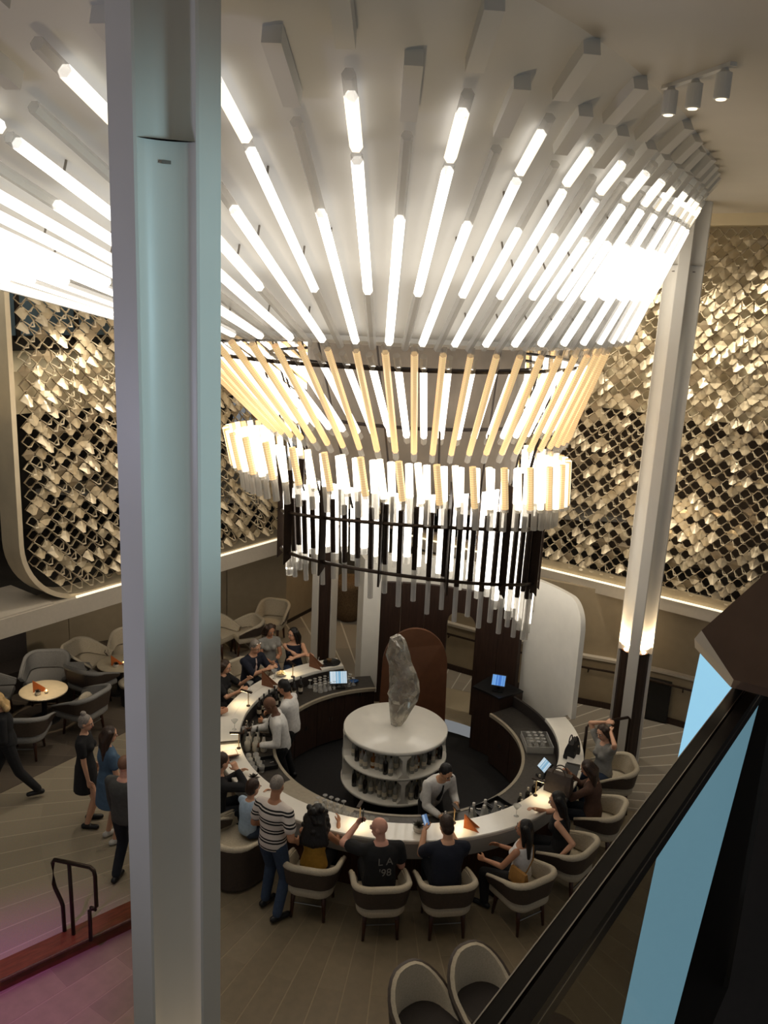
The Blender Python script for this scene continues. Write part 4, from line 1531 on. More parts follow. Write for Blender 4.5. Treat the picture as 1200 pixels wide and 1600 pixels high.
def hand(mb, wrist, d, palm_n, side, curl=0.5, s=1.0):
    """palm, four fingers of different lengths and a thumb; d = direction, palm_n = palm side"""
    d = Vector(d).normalized(); pn = Vector(palm_n); pn = (pn - d * pn.dot(d)).normalized()
    l = d.cross(pn).normalized() * side       # towards the thumb
    w_ = Vector(wrist)
    pc = w_ + d * 0.05 * s
    for k in (-1, -0.33, 0.33, 1):
        cone(mb, w_ + d * 0.008 + l * 0.018 * k * s, w_ + d * 0.085 * s + l * 0.029 * k * s, 0.015 * s, 0.0135 * s, 8)
    for k, L in ((1, 0.068), (0.33, 0.078), (-0.33, 0.072), (-1, 0.056)):
        b = w_ + d * 0.085 * s + l * 0.030 * k * s
        d1 = (d * math.cos(curl * .6) + pn * math.sin(curl * .6)).normalized()
        d2 = (d * math.cos(curl * 1.5) + pn * math.sin(curl * 1.5)).normalized()
        m_ = b + d1 * L * 0.52 * s
        cone(mb, b, m_, 0.0105 * s, 0.010 * s, 8); cone(mb, m_, m_ + d2 * L * 0.48 * s, 0.010 * s, 0.0085 * s, 8)
    b = w_ + d * 0.022 * s + l * 0.026 * s
    m_ = b + (d * 0.6 + l * 0.75 + pn * 0.25).normalized() * 0.042 * s
    cone(mb, b, m_, 0.0145 * s, 0.012 * s, 8)
    cone(mb, m_, m_ + (d * 0.9 + l * 0.2 + pn * 0.4).normalized() * 0.036 * s, 0.012 * s, 0.0095 * s, 8)


def loft(mb, secs, n=18):
    """secs: (centre, X axis, Y axis, rx, ry)"""
    v, f = [], []
    for c, X, Y, rx, ry in secs:
        for i in range(n):
            a = 2 * PI * i / n
            v.append(c + X * rx * math.cos(a) + Y * ry * math.sin(a))
    for k in range(len(secs) - 1):
        for i in range(n):
            j = (i + 1) % n
            f.append((k * n + i, k * n + j, (k + 1) * n + j, (k + 1) * n + i))
    f += [tuple(range(n - 1, -1, -1)), tuple((len(secs) - 1) * n + i for i in range(n))]
    mb.add(v, f)


def person(label, loc, ang, skin='light', female=False, s=1.0, seat=None, pelvis=None, lean=0.0, side=0.0, twist=0.0, head=(0, 0, 0),
           hands=None, elbows=None, feet=None, top='black_cloth', sleeve=0.6, bottoms='dark_jeans', leg_len=1.0, shoes='shoe_black', hair=None, hairstyle='short',
           skirt=None, neck=0.965, curl=(0.6, 0.6), palm=None, extra=None, heavy=1.0, headscale=1.0, collar=None, sunglasses=False, beard=None):
    """a clothed figure in local coordinates, facing +Y, right hand on +X; one fused body with hair and clothes as children"""
    hands = hands or {}; elbows = elbows or {}; palm = palm or {}; feet = feet or {}
    B = MB()
    T, Cb, Sh, Hr = MB(), MB(), MB(), MB()
    hip_z = (seat + 0.09 if seat is not None else 0.92 * s)
    P = Vector((0, 0, hip_z)) if pelvis is None else Vector(pelvis)
    Ls = 0.52 * s
    R3 = Matrix.Rotation(side, 3, 'Y') @ Matrix.Rotation(-lean, 3, 'X') @ Matrix.Rotation(twist, 3, 'Z')
    up, X, Y = R3 @ Vector((0, 0, 1)), R3 @ Vector((1, 0, 0)), R3 @ Vector((0, 1, 0))
    Xp = (Matrix.Rotation(twist * 0.3, 3, 'Z') @ Vector((1, 0, 0)))

    def sp(t):       # spine with a soft curve
        return P + up * Ls * t + Vector((0, 1, 0)) * (-0.05 * math.sin(lean) * math.sin(PI * min(1, max(0, t))))
    hw = heavy
    if female:
        S_ = [(-.14, .10, .085), (-.06, .155, .11), (.06, .168, .12), (.22, .145, .105), (.38, .122, .092), (.56, .138, .108), (.68, .145, .118), (.80, .155, .10), (.90, .135, .08), (.96, .08, .06), (1.02, .05, .05)]
        shw = 0.165
    else:
        S_ = [(-.14, .10, .085), (-.06, .15, .11), (.06, .158, .12), (.22, .15, .115), (.38, .148, .112), (.56, .165, .12), (.70, .178, .122), (.80, .182, .11), (.90, .15, .09), (.96, .09, .07), (1.02, .058, .058)]
        shw = 0.19
    loft(B, [(sp(t), X if t > .2 else X.lerp(Xp, .5), Y, rx * s * hw, ry * s * hw) for t, rx, ry in S_])
    if female:
        for sx in (-1, 1):
            B.sph(sp(.62) + X * sx * .062 * s + Y * .085 * s, .058 * s, 10)
            T.sph(sp(.62) + X * sx * .062 * s + Y * .088 * s, .066 * s, 10)
    nb = sp(.98)
    # head
    yaw, pit, roll = head
    Rh = R3 @ Matrix.Rotation(lean * 0.5, 3, 'X') @ Matrix.Rotation(yaw, 3, 'Z') @ Matrix.Rotation(-pit, 3, 'X') @ Matrix.Rotation(roll, 3, 'Y')
    hX, hY, hZ = Rh @ Vector((1, 0, 0)), Rh @ Vector((0, 1, 0)), Rh @ Vector((0, 0, 1))
    hs = headscale * (0.96 if female else 1.0) * (s if s > .9 else .9)
    hc = nb + up * .055 * s + hZ * .115 * hs + hY * .018

    def hp(x, y, z):
        return hc + hX * x * hs + hY * y * hs + hZ * z * hs
    MH = Matrix(((hX.x, hY.x, hZ.x, hc.x), (hX.y, hY.y, hZ.y, hc.y), (hX.z, hY.z, hZ.z, hc.z), (0, 0, 0, 1)))
    MHs = MH @ Matrix.Scale(hs, 4)
    cone(B, nb - up * .04, nb + up * .10 * s + hY * .01, .056 * s * (0.9 if female else 1.08), .05 * s * (0.9 if female else 1.06))
    B.sph((0, -.008, .025), (.074, .094, .098), 16, M=MHs)
    B.sph((0, .022, -.045), (.058, .066, .070), 14, M=MHs)
    B.sph((0, .052, -.082), (.030, .028, .026), 10, M=MHs)
    B.tube([MHs @ Vector((0, .088, .018)), MHs @ Vector((0, .108, -.022))], [.008 * hs, .014 * hs], 8)
    B.sph((0, .102, -.024), (.015, .015, .011), 8, M=MHs)
    for sx in (-1, 1):
        B.sph((sx * .076, -.008, -.008), (.010, .020, .032), 8, M=MHs)
        B.sph((sx * .032, .075, .028), (.022, .014, .008), 8, M=MHs)
    # arms
    ua, fa = .285 * s, .255 * s
    wr = {}
    for nm, sx in (('R', 1), ('L', -1)):
        shd = sp(.84) + X * sx * shw * s * hw - up * .005
        tgt = hands.get(nm)
        if tgt is None:
            tgt = shd + Vector((sx * .06, .06, -.50 * s))
        hint = Vector(elbows.get(nm, (sx * .35, -.35, -.9)))
        el, wt = ik(shd, tgt, ua, fa, hint)
        r = (.047 if female else .056) * s * (hw ** .5)
        cone(B, shd, el, r, r * .80); cone(B, el, wt, r * .80, r * .55)
        dd = (wt - el).normalized()
        pn = Vector(palm.get(nm, (-sx * .8, .2, -.3)))
        hand(B, wt, dd, pn, sx, curl[0 if nm == 'R' else 1], s * (.92 if female else 1.0))
        wr[nm] = (wt, dd)
        if sleeve > 0:
            T.sph(shd, r * 1.18, 10)
            cone(T, sp(.86) + X * sx * .05, shd, .075 * s, r * 1.2)
            if sleeve <= 1:
                e = shd.lerp(el, sleeve)
                cone(T, shd, e, r * 1.22, r * 1.30 if sleeve < .9 else r * 1.1)
            else:
                e = el.lerp(wt, min(1, sleeve - 1))
                cone(T, shd, el, r * 1.22, r * 1.10); cone(T, el, e, r * 1.10, r * .88)
    # torso garment
    inf = 0.014 * s
    tb = -.10 if not skirt else -.05
    secs = [(sp(t), X if t > .2 else X.lerp(Xp, .5), Y, rx * s * hw + inf, ry * s * hw + inf) for t, rx, ry in [(tb, S_[1][1], S_[1][2])] + [q for q in S_ if tb < q[0] <= neck]]
    loft(T, secs)
    # legs
    th, sl = .44 * s, .42 * s
    for nm, sx in (('R', 1), ('L', -1)):
        h = P + Xp * sx * .088 * s - Vector((0, 0, .02))
        ft = feet.get(nm)
        if ft is None:
            ft = (sx * .11, 0.02, 0) if seat is None else (sx * .12, .40 * s, 0)
        ft = Vector(ft)
        ank = ft + Vector((0, 0, .085 * s))
        kn, ank = ik(h, ank, th, sl, (sx * .12, 1, .15))
        tr = (.082 if female else .084) * s * (hw ** .5)
        cone(B, h, kn, tr, .056 * s); cone(B, kn, kn.lerp(ank, .35), .056 * s, .056 * s); cone(B, kn.lerp(ank, .35), ank, .056 * s, .036 * s)
        fd = Vector((sx * .10, 1, 0)) if 'yaw' not in feet else Matrix.Rotation(feet['yaw'], 3, 'Z') @ Vector((sx * .15, 1, 0))
        fd.normalize()
        toe = Vector((ank.x, ank.y, ank.z - .048 * s)) + fd * .14 * s
        heel = Vector((ank.x, ank.y, ank.z - .045 * s)) - fd * .05 * s
        cone(B, heel, toe, .032 * s, .026 * s); cone(B, ank, heel.lerp(toe, .4), .034 * s, .03 * s)
        if shoes:
            cone(Sh, heel, toe, .040 * s, .035 * s); cone(Sh, ank - Vector((0, 0, .02)), heel.lerp(toe, .35), .044 * s, .04 * s)
        if bottoms:
            Lb = leg_len
            a = h.lerp(kn, min(1, Lb * 2))
            cone(Cb, h, a, tr + inf, (.056 * s if Lb >= .5 else tr) + inf * 1.2)
            if Lb > .5:
                e = kn.lerp(ank, min(1, (Lb - .5) * 2) * .96)
                cone(Cb, kn, e, .056 * s + inf * 1.2, .05 * s + inf * .6)
        if skirt and seat is not None:
            cone(T, h, h.lerp(kn, .75), tr + .02, .075 * s)
    if bottoms:
        loft(Cb, [(sp(t), X.lerp(Xp, .6), Y, rx * s * hw + inf * .8, ry * s * hw + inf * .8) for t, rx, ry in S_[:4]])
    if skirt and seat is None:
        zs = [.0, .15, .5, 1.0]
        L = skirt
        loft(T, [(sp(.06) - Vector((0, 0, L * z)), Xp, Y, (.185 + .03 * z) * s, (.14 + .035 * z) * s) for z in reversed(zs)])
    # ---- objects
    body = fuse(B, 'person', 'skin_' + skin, None, .0085 * s, 2)
    tag(body, label, 'person')
    body.location = loc
    body.rotation_euler = (0, 0, rad(ang - 90))
    if top:
        fuse(T, 'dress' if skirt else 'shirt', top, body, .013, 3)
    if bottoms:
        fuse(Cb, 'trousers' if leg_len > .6 else 'shorts', bottoms, body, .013, 3)
    if shoes:
        fuse(Sh, 'shoes', shoes, body, .012, 2)
    # face
    eb = MB()
    for sx in (-1, 1):
        eb.sph((sx * .032, .083, .010), (.014, .010, .008), 8, 0, MHs)
        eb.sph((sx * .032, .090, .010), (.007, .006, .007), 8, 1, MHs)
        eb.box((sx * .033, .090, .031), (.034, .010, .006), 1, MHs)
    eb.obj('eyes', ('eye_white', 'eye_dark'), body)
    MB().sph((0, .083, -.058), (.024, .010, .008), 10, 0, MHs).obj('mouth', 'lips', body)
    if hair:
        if hairstyle == 'shaved':
            Hr.sph((0, -.018, .036), (.0765, .092, .094), 16, M=MHs)
        else:
            Hr.sph((0, -.024, .040), (.083, .098, .098), 16, M=MHs)
            Hr.sph((0, -.045, -.015), (.076, .070, .080), 14, M=MHs)
        if hairstyle in ('long', 'curly', 'bob'):
            L = {'long': .36, 'curly': .36, 'bob': .15}[hairstyle] * s
            bk = hp(0, -.075, .0)
            for k in range(-3, 4):
                o_ = hX * k * .026 * hs
                e = bk + o_ * (1.25 if hairstyle != 'curly' else 1.9) - up * (L - abs(k) * .012) - Y * (.03 if hairstyle != 'curly' else .05) - hY * .01
                m_ = hp(0, -.088, -.07) + o_ * 1.15
                cone(Hr, hp(0, -.04, .05) + o_, m_, .045 * hs, .040 * hs); cone(Hr, m_, e, .040 * hs, .022 if hairstyle == 'long' else .05)
            for sx in (-1, 1):
                cone(Hr, hp(sx * .066, .02, .055), hp(sx * .080, -.01, -.07), .024 * hs, .024 * hs)
                if hairstyle != 'bob':
                    cone(Hr, hp(sx * .080, -.01, -.07), hp(sx * .088, -.02, -.20) - Y * .01, .026 * hs, .018)
            if hairstyle == 'curly':
                rg = random.Random(3)
                for k in range(60):
                    a, zz = rg.uniform(0, 2 * PI), rg.uniform(-.33, .10)
                    if math.sin(a) > .35 and zz < .06:
                        continue
                    rr_ = .10 + .05 * min(1, (.10 - zz) * 4)
                    Hr.sph(hc + hX * rr_ * math.cos(a) + hY * (rr_ * .75 * math.sin(a) - .03) + up * zz, rg.uniform(.03, .042), 8)
        if hairstyle == 'bun':
            Hr.sph((0, -.06, .145), (.045, .045, .035), 12, M=MHs)
        fuse(Hr, 'hair', hair, body, .010, 2)
    if collar:
        # neck tie or name-tag strip down the front of the shirt
        c0, c1, c2_ = sp(.93) + Y * .085 * s, sp(.66) + Y * .140 * s, sp(.36) + Y * .140 * s
        mb = MB()
        mb.tube([c0, c0.lerp(c1, .5) + Y * .012, c1, c2_], [.016, .014, .022, .024], 6)
        mb.obj('necktie', collar, body)
    if sunglasses:
        g = MB()
        for sx in (-1, 1):
            g.sph((sx * .036, .058, .112), (.028, .012, .018), 10, 0, MHs)
            g.tube([MHs @ Vector((sx * .062, .05, .108)), MHs @ Vector((sx * .086, -.03, .06))], .004, 5)
        g.obj('sunglasses', 'chrome', body)
    body['_w'] = 0
    del body['_w']
    return body, wr, sp, (X, Y, up)


HZ = 0.02
PEOPLE = {}
# --- around the bar, nearest first
PEOPLE['stripe'] = person('man standing at the bar in a striped white shirt and jeans', (-1.14, 8.98, .012), 62, 'tan', s=1.06, top='striped_shirt', sleeve=.62, bottoms='jeans', hair='hair_grey', hairstyle='shaved',
       hands={'R': (.24, .16, .98), 'L': (-.22, .24, 1.02)}, head=(.15, .25, 0), lean=.05, feet={'R': (.15, -.10, 0), 'L': (-.14, .06, 0), 'yaw': -.3})
PEOPLE['curly'] = person('woman with long curly black hair in a yellow top seated at the bar', (-0.65, 9.14, 0), 80, 'tan', True, .98, seat=.49, top='yellow_top', sleeve=0, neck=.86, bottoms='black_cloth', hair='hair_black', hairstyle='curly',
       hands={'R': (.20, .42, .92), 'L': (-.16, .46, .93)}, head=(.1, .2, 0), lean=.10)
PEOPLE['bald'] = person('bald man in a printed black shirt looking at his phone', (0.16, 8.86, 0), 98, 'pink', s=1.06, seat=.49, top='black_cloth', sleeve=.6, bottoms='black_cloth', heavy=1.12, hair=None,
       hands={'L': (-.26, .40, 1.10), 'R': (.16, .34, .80)}, elbows={'L': (-.9, -.3, -.4)}, head=(.95, .1, 0), lean=.06, twist=.12, palm={'L': (.6, -.8, 0)}, curl=(.6, 1.0))
PEOPLE['navy'] = person('man in a navy shirt with short brown hair holding a lit phone', (0.96, 8.94, 0), 99, 'light', s=1.05, seat=.49, top='navy_cloth', sleeve=.65, bottoms='dark_jeans', hair='hair_brown', hairstyle='short', heavy=1.08,
       hands={'L': (-.20, .44, .98), 'R': (.14, .42, .96)}, head=(.25, .35, 0), lean=.08, curl=(.8, 1.1))
PEOPLE['white'] = person('woman in a white top with dark hair and a tan shoulder bag', (1.88, 9.12, 0), 142, 'tan', True, .98, seat=.49, top='white_top', sleeve=0, neck=.92, bottoms='black_cloth', hair='hair_black', hairstyle='long',
       hands={'L': (-.22, .38, .74), 'R': (.10, .36, .78)}, head=(.35, 0, 0), lean=-.02)
PEOPLE['black'] = person('woman in a black sleeveless top with long dark hair leaning on the bar', (2.50, 9.72, 0), 160, 'light', True, 1.0, seat=.49, top='black_cloth', sleeve=0, neck=.92, bottoms='black_cloth', hair='hair_black', hairstyle='long',
       hands={'L': (-.30, -.02, .64), 'R': (.10, .40, .98)}, elbows={'R': (.6, .5, -.6)}, head=(.25, .15, 0), lean=.14)
PEOPLE['brown'] = person('woman in a brown top with very long dark hair reading at the bar', (3.09, 10.54, 0), 150, 'tan', True, .99, seat=.49, top='brown_top', sleeve=1.75, neck=.92, bottoms='dark_jeans', hair='hair_brown', hairstyle='long',
       hands={'L': (-.12, .42, 1.00), 'R': (.12, .42, 1.00)}, head=(.1, .45, 0), lean=.12, curl=(1., 1.))
PEOPLE['grey'] = person('woman in a grey top with both arms raised behind her head', (3.48, 11.62, 0), 205, 'light', True, 1.0, seat=.49, top='grey_top', sleeve=.55, neck=.90, bottoms='jeans', hair='hair_brown', hairstyle='bob',
       hands={'L': (-.10, .02, 1.30), 'R': (.12, -.06, 1.34)}, elbows={'L': (-.9, .5, .35), 'R': (.9, .35, .4)}, head=(.2, .3, .25), lean=.02, palm={'L': (.5, -.6, 0), 'R': (-.5, -.6, 0)}, curl=(1., 1.))
PEOPLE['boy'] = person('boy in a pale blue shirt seen from behind at the bar', (-1.58, 9.82, 0), 48, 'light', s=.82, seat=.47, top='light_blue', sleeve=.6, bottoms='jeans', hair='hair_brown', hairstyle='short', headscale=1.1,
       hands={'R': (.14, .36, .86), 'L': (-.14, .36, .86)}, head=(0, .2, 0), lean=.1)
PEOPLE['dark'] = person('man in a dark jacket with his hand at his mouth beside the column', (-2.08, 10.16, 0), 36, 'light', s=1.04, seat=.49, top='black_cloth', sleeve=1.85, bottoms='dark_jeans', hair='hair_brown', hairstyle='short',
       hands={'R': (.10, .28, 1.16), 'L': (-.16, .42, .93)}, elbows={'R': (.7, .4, -.7)}, head=(0, .15, 0), lean=.12, curl=(1.3, .6))
# --- bartenders
PZB = -0.289
PEOPLE['bt1'] = person('bald bartender in a white shirt and black tie pouring at the left', (-1.38, 11.86, PZB), 186, 'brown', s=1.02, top='white_shirt', sleeve=1.85, bottoms='black_cloth', hair='hair_shaved', hairstyle='shaved', collar='black_cloth',
       hands={'R': (.10, .50, 1.14), 'L': (-.24, .34, 1.06)}, head=(-.1, .45, 0), lean=.22, curl=(1.1, 1.1), feet={'R': (.12, -.06, 0), 'L': (-.12, .04, 0)})
PEOPLE['bt2'] = person('black-haired bartender in a white shirt seen from behind', (-1.30, 12.40, PZB), 165, 'tan', s=1.02, top='white_shirt', sleeve=1.85, bottoms='black_cloth', hair='hair_black', hairstyle='short', collar='black_cloth',
       hands={'R': (.18, .42, 1.05), 'L': (-.16, .42, 1.05)}, head=(0, .4, 0), lean=.15, curl=(1., 1.))
PEOPLE['bt3'] = person('bartender in a white shirt and black tie leaning to shake a drink', (0.84, 10.62, PZB), -62, 'asian', s=1.0, top='white_shirt', sleeve=1.85, bottoms='black_cloth', hair='hair_black', hairstyle='short', collar='black_cloth',
       hands={'R': (.16, .52, 1.00), 'L': (-.16, .42, 1.05)}, head=(.1, .25, 0), lean=.50, curl=(1.2, 1.2), feet={'R': (.13, -.12, 0), 'L': (-.13, .02, 0)})
# --- far left of the bar
PEOPLE['sung'] = person('man in a navy jacket with sunglasses on his head at the bar', (-2.28, 14.20, 0), -42, 'light', s=1.03, seat=.49, top='navy_cloth', sleeve=.9, bottoms='dark_jeans', hair='hair_grey', hairstyle='short', collar='pink_shirt', sunglasses=True,
       hands={'R': (-.02, .46, .93), 'L': (-.20, .46, .93)}, head=(.1, .2, 0), lean=.2, curl=(.9, .9))
PEOPLE['greyw'] = person('woman in a grey and white sleeveless top standing behind the bar guests', (-2.02, 14.78, 0), -65, 'tan', True, .98, pelvis=(0, 0, .70), feet={'R': (.12, .1, 0), 'L': (-.12, .22, 0)}, top='grey_top', sleeve=.35, bottoms='jeans', hair='hair_brown', hairstyle='bob',
       hands={'R': (.05, .34, .82), 'L': (-.10, .34, .92)}, head=(.1, .3, 0), lean=.1)
PEOPLE['tank'] = person('woman in a navy tank top resting her elbow on the bar', (-1.56, 14.86, 0), -80, 'light', True, 1.0, seat=.49, top='navy_cloth', sleeve=0, neck=.92, bottoms='jeans', hair='hair_black', hairstyle='long',
       hands={'L': (.02, .42, .93), 'R': (-.22, .34, .94)}, elbows={'L': (-1, .2, 0)}, head=(-.9, .1, 0), lean=.08)
PEOPLE['colA'] = person('person in a dark top at the bar, half hidden by the left column', (-2.62, 13.28, 0), -18, 'light', True, 1.0, seat=.49, top='black_cloth', sleeve=.7, bottoms='black_cloth', hair='hair_brown', hairstyle='bob',
       hands={'L': (-.18, .44, 1.02), 'R': (.12, .44, .93)}, head=(0, .2, 0), lean=.1)
PEOPLE['colB'] = person('person behind the left column with forearms resting on the bar', (-2.96, 12.24, 0), 4, 'tan', s=1.0, seat=.49, top='grey_top', sleeve=.6, bottoms='jeans', hair='hair_brown', hairstyle='short',
       hands={'L': (-.05, .54, .95), 'R': (.10, .54, .95)}, head=(0, .1, 0), lean=.18)
# --- on the carpet at the left
PEOPLE['bun'] = person('woman with a grey bun in a short black dress standing on the carpet', (-3.86, 10.34, PZ), 5, 'light', True, .96, top='black_cloth', sleeve=.55, skirt=.36, bottoms=None, hair='hair_grey', hairstyle='bun', shoes='shoe_black',
       hands={'R': (.22, .10, .72)}, head=(-.1, .15, 0))
PEOPLE['blue'] = person('woman in a blue dress with long dark hair seen from behind', (-3.44, 10.0, PZ), 40, 'light', True, .98, top='blue_dress', sleeve=.5, skirt=.37, bottoms=None, hair='hair_brown', hairstyle='long', shoes='shoe_white',
       hands={'R': (.12, .26, 1.0), 'L': (-.12, .26, 1.0)}, head=(-.2, .2, 0))
PEOPLE['suit'] = person('balding man in a grey jacket partly hidden behind the left column', (-2.98, 9.22, PZ), 70, 'pink', s=1.0, top='grey_suit', sleeve=1.9, bottoms='dark_jeans', hair='hair_shaved', hairstyle='shaved', heavy=1.08,
       hands={'R': (.12, .30, 1.02), 'L': (-.24, .12, .82)}, head=(0, .1, 0), feet={'R': (.12, .10, 0), 'L': (-.12, -.06, 0)})
PEOPLE['walk'] = person('blonde woman in black walking away past the lounge chairs', (-5.12, 10.82, PZ), 205, 'light', True, .98, top='black_cloth', sleeve=1.3, bottoms='black_cloth', hair='hair_blonde', hairstyle='bob', shoes='shoe_black',
       hands={'R': (.22, .20, .95), 'L': (-.16, .28, 1.05)}, head=(0, .15, 0), lean=.12, feet={'R': (.08, .30, .0), 'L': (-.08, -.36, .05)})

# fuse every figure's shapes into continuous skins
dg = bpy.context.evaluated_depsgraph_get()
for o in VOX:
    me = bpy.data.meshes.new_from_object(o.evaluated_get(dg), preserve_all_data_layers=False, depsgraph=dg)
    me.polygons.foreach_set('use_smooth', [True] * len(me.polygons))
    old = o.data
    o.modifiers.clear()
    me.name = o.name
    o.data = me
    bpy.data.meshes.remove(old)


# ================================================================== SMALL THINGS
def on_ring(r, deg, z=CT):
    return Vector((BC.x + r * math.cos(rad(deg)), BC.y + r * math.sin(rad(deg)), z))


mat('lamp_glow', (0.9, 0.8, 0.6), 0.4, emit=(1.0, 0.78, 0.45), estr=12)
mat('screen_blue', (0.02, 0.03, 0.05), 0.3)
mat('menu_brown', hexc(120, 76, 50), 0.6, var=0.08)
mat('menu_orange', hexc(196, 108, 52), 0.6, var=0.08)
mat('menu_page', hexc(190, 150, 116), 0.6)
mat('leaf_dark', hexc(52, 50, 40), 0.6, var=0.3)
mat('leaf_green', hexc(92, 90, 66), 0.6, var=0.3)
mat('pot_white', hexc(206, 198, 184), 0.5)
mat('tan_leather', hexc(152, 110, 56), 0.5, var=0.1)
mat('bag_brown', hexc(66, 56, 50), 0.5, var=0.15)
mat('bag_black', hexc(24, 23, 24), 0.5, var=0.15)
mat('paper', hexc(206, 202, 194), 0.6)
mat('liquor_amber', hexc(150, 92, 34), 0.15, trans=0.3)
mat('bottle_dark', hexc(34, 30, 26), 0.15, coat=0.5)
mat('label_cream', hexc(200, 190, 170), 0.6)
mat('flame', (1, 0.6, 0.2), 0.4, emit=(1.0, 0.45, 0.12), estr=25)
mat('jar_white', hexc(200, 194, 180), 0.4)
mat('food_cream', hexc(220, 196, 150), 0.7, var=0.2, scale=30, bump=0.5)
mat('toy_blue', hexc(40, 84, 140), 0.5)

# bent bar lamps on the inner edge of the counter
LAMPS = [(138, 'thin bronze counter lamp near the man with sunglasses'), (168, 'thin bronze counter lamp beside the brown menu at the left'), (-161, 'thin bronze counter lamp next to the open menu by the left column'),
         (-102, 'thin counter lamp between the curly-haired woman and the bald man'), (-74, 'thin counter lamp beside the orange tent menu'), (-42, 'thin bronze counter lamp at the right by the brown handbag')]
for dg, lb in LAMPS:
    p = on_ring(2.48, dg)
    t = thing('counter_lamp', lb, 'lamp', p + Vector((0, 0, .001)), rad(dg), 'lamps on the bar counter')
    MB().lathe([(0.03, 0), (0.03, 0.012), (0.012, 0.016)], 16).obj('base', 'bronze_dark', t)
    MB().tube([(0, 0, 0.012), (0, 0, 0.24)], 0.008, 8).obj('stem', 'brass', t)
    hd = MB().box((0.07, 0, 0.245), (0.20, 0.045, 0.016), M=Matrix.Rotation(rad(-8), 4, 'Y')).obj('head', 'bronze_dark', t)
    MB().box((0.10, 0, 0.233), (0.11, 0.03, 0.004), M=Matrix.Rotation(rad(-8), 4, 'Y')).obj('light_strip', 'lamp_glow', hd)
    l = lamp('counter_lamp_light', 'SPOT', (0.11, 0, 0.215), 3.2, (1.0, 0.76, 0.44), None, 0.02, 125, 0.8)
    l.parent = t


def tent(label, loc, ang, m, size=0.24, group='folded tent menus'):
    """folded triangular menu standing upright"""
    t = thing('tent_menu', label, 'menu', loc, rad(ang), group)
    for k, (sg, mm) in enumerate(((1, m), (-1, m))):
        a = rad(16) * sg
        X = Vector((math.cos(a), math.sin(a), 0)); n_ = Vector((-X.y, X.x, 0)) * 0.003
        v = [Vector((0, 0, 0)), X * size * 1.05, Vector((0, 0, size))]
        q = [p - n_ for p in v] + [p + n_ for p in v]
        o = pydata('leaf', q, [(0, 1, 2), (5, 4, 3), (0, 3, 4, 1), (1, 4, 5, 2), (2, 5, 3, 0)], mm, t)
        bm = bmesh.new(); bm.from_mesh(o.data); bmesh.ops.recalc_face_normals(bm, faces=bm.faces); bm.to_mesh(o.data); bm.free()
    return t


tent('brown tent menu standing before the woman in the navy tank top', on_ring(2.66, 127, CT + .001), -15, 'menu_brown', .27)
tent('brown tent menu standing before the man with sunglasses', on_ring(2.66, 151, CT + .001), -10, 'menu_brown', .27)
tent('orange tent menu glowing beside the man in navy', on_ring(2.60, -72, CT + .001), -10, 'menu_orange', .20)
tent('orange tent menu on the lit lounge table', (-5.68, 13.02, PZ + .558), 40, 'menu_orange', .22)
tent('brown tent menu on the second lounge table by the column', (-4.76, 14.20, PZ + .558), 40, 'menu_orange', .20)
for x, y, lb in ((-5.46, 13.02, 'lit candle on the lounge table left'), (-4.55, 14.26, 'lit candle on the lounge table next to the column')):
    t = thing('candle', lb, 'candle', (x, y, PZ + .558), 0, 'candles on the lounge tables')
    MB().lathe([(0.025, 0), (0.032, 0.03), (0.034, 0.055), (0.028, 0.055), (0.024, 0.012)], 16).obj('holder', 'glass_clear', t, smooth=True)
    MB().lathe([(0.022, 0.012), (0.022, 0.035)], 12).obj('wax', 'pot_white', t)
    MB().sph((0, 0, 0.052), (0.008, 0.008, 0.016), 8).obj('flame', 'flame', t)


def succulent(label, loc, m='leaf_dark', s=1.0):
    t = thing('succulent', label, 'plant', loc, 0, 'small plants on tables and bar')
    MB().lathe([(0.04 * s, 0), (0.055 * s, 0.03 * s), (0.055 * s, 0.05 * s), (0.045 * s, 0.05 * s)], 18).obj('pot', 'pot_white', t)
    for k in range(20):
        a, el = k * 2.4, 0.25 + 1.1 * (k / 20)
        L = (0.085 - 0.0025 * k) * s
        d = Vector((math.cos(a) * math.cos(el), math.sin(a) * math.cos(el), math.sin(el)))
        sd = Vector((-math.sin(a), math.cos(a), 0)) * 0.016 * s
        b = Vector((0, 0, 0.05 * s))
        mid = b + d * L * .5 + Vector((0, 0, .006))
        v = [b, mid - sd, b + d * L, mid + sd, mid - Vector((0, 0, .012 * s))]
        pydata('leaf', v, [(0, 1, 2, 3), (0, 4, 1), (1, 4, 2), (2, 4, 3), (3, 4, 0)], m, t)
    return t


succulent('dark succulent plant on the bar beside the man in navy', on_ring(2.60, -85, CT + .001), 'leaf_dark', 1.3)
succulent('greenish succulent plant on the bar beside the brown handbag', on_ring(2.58, -29, CT + .001), 'leaf_green', 1.3)
succulent('dark leafy plant on the bar in front of the boy', on_ring(2.60, -140, CT + .001), 'leaf_dark', 1.2)
succulent('small dark plant on the lit lounge table', (-5.58, 12.96, PZ + .558), 'leaf_dark', .9)
succulent('small dark plant on the second lounge table', (-4.66, 14.16, PZ + .558), 'leaf_dark', .9)


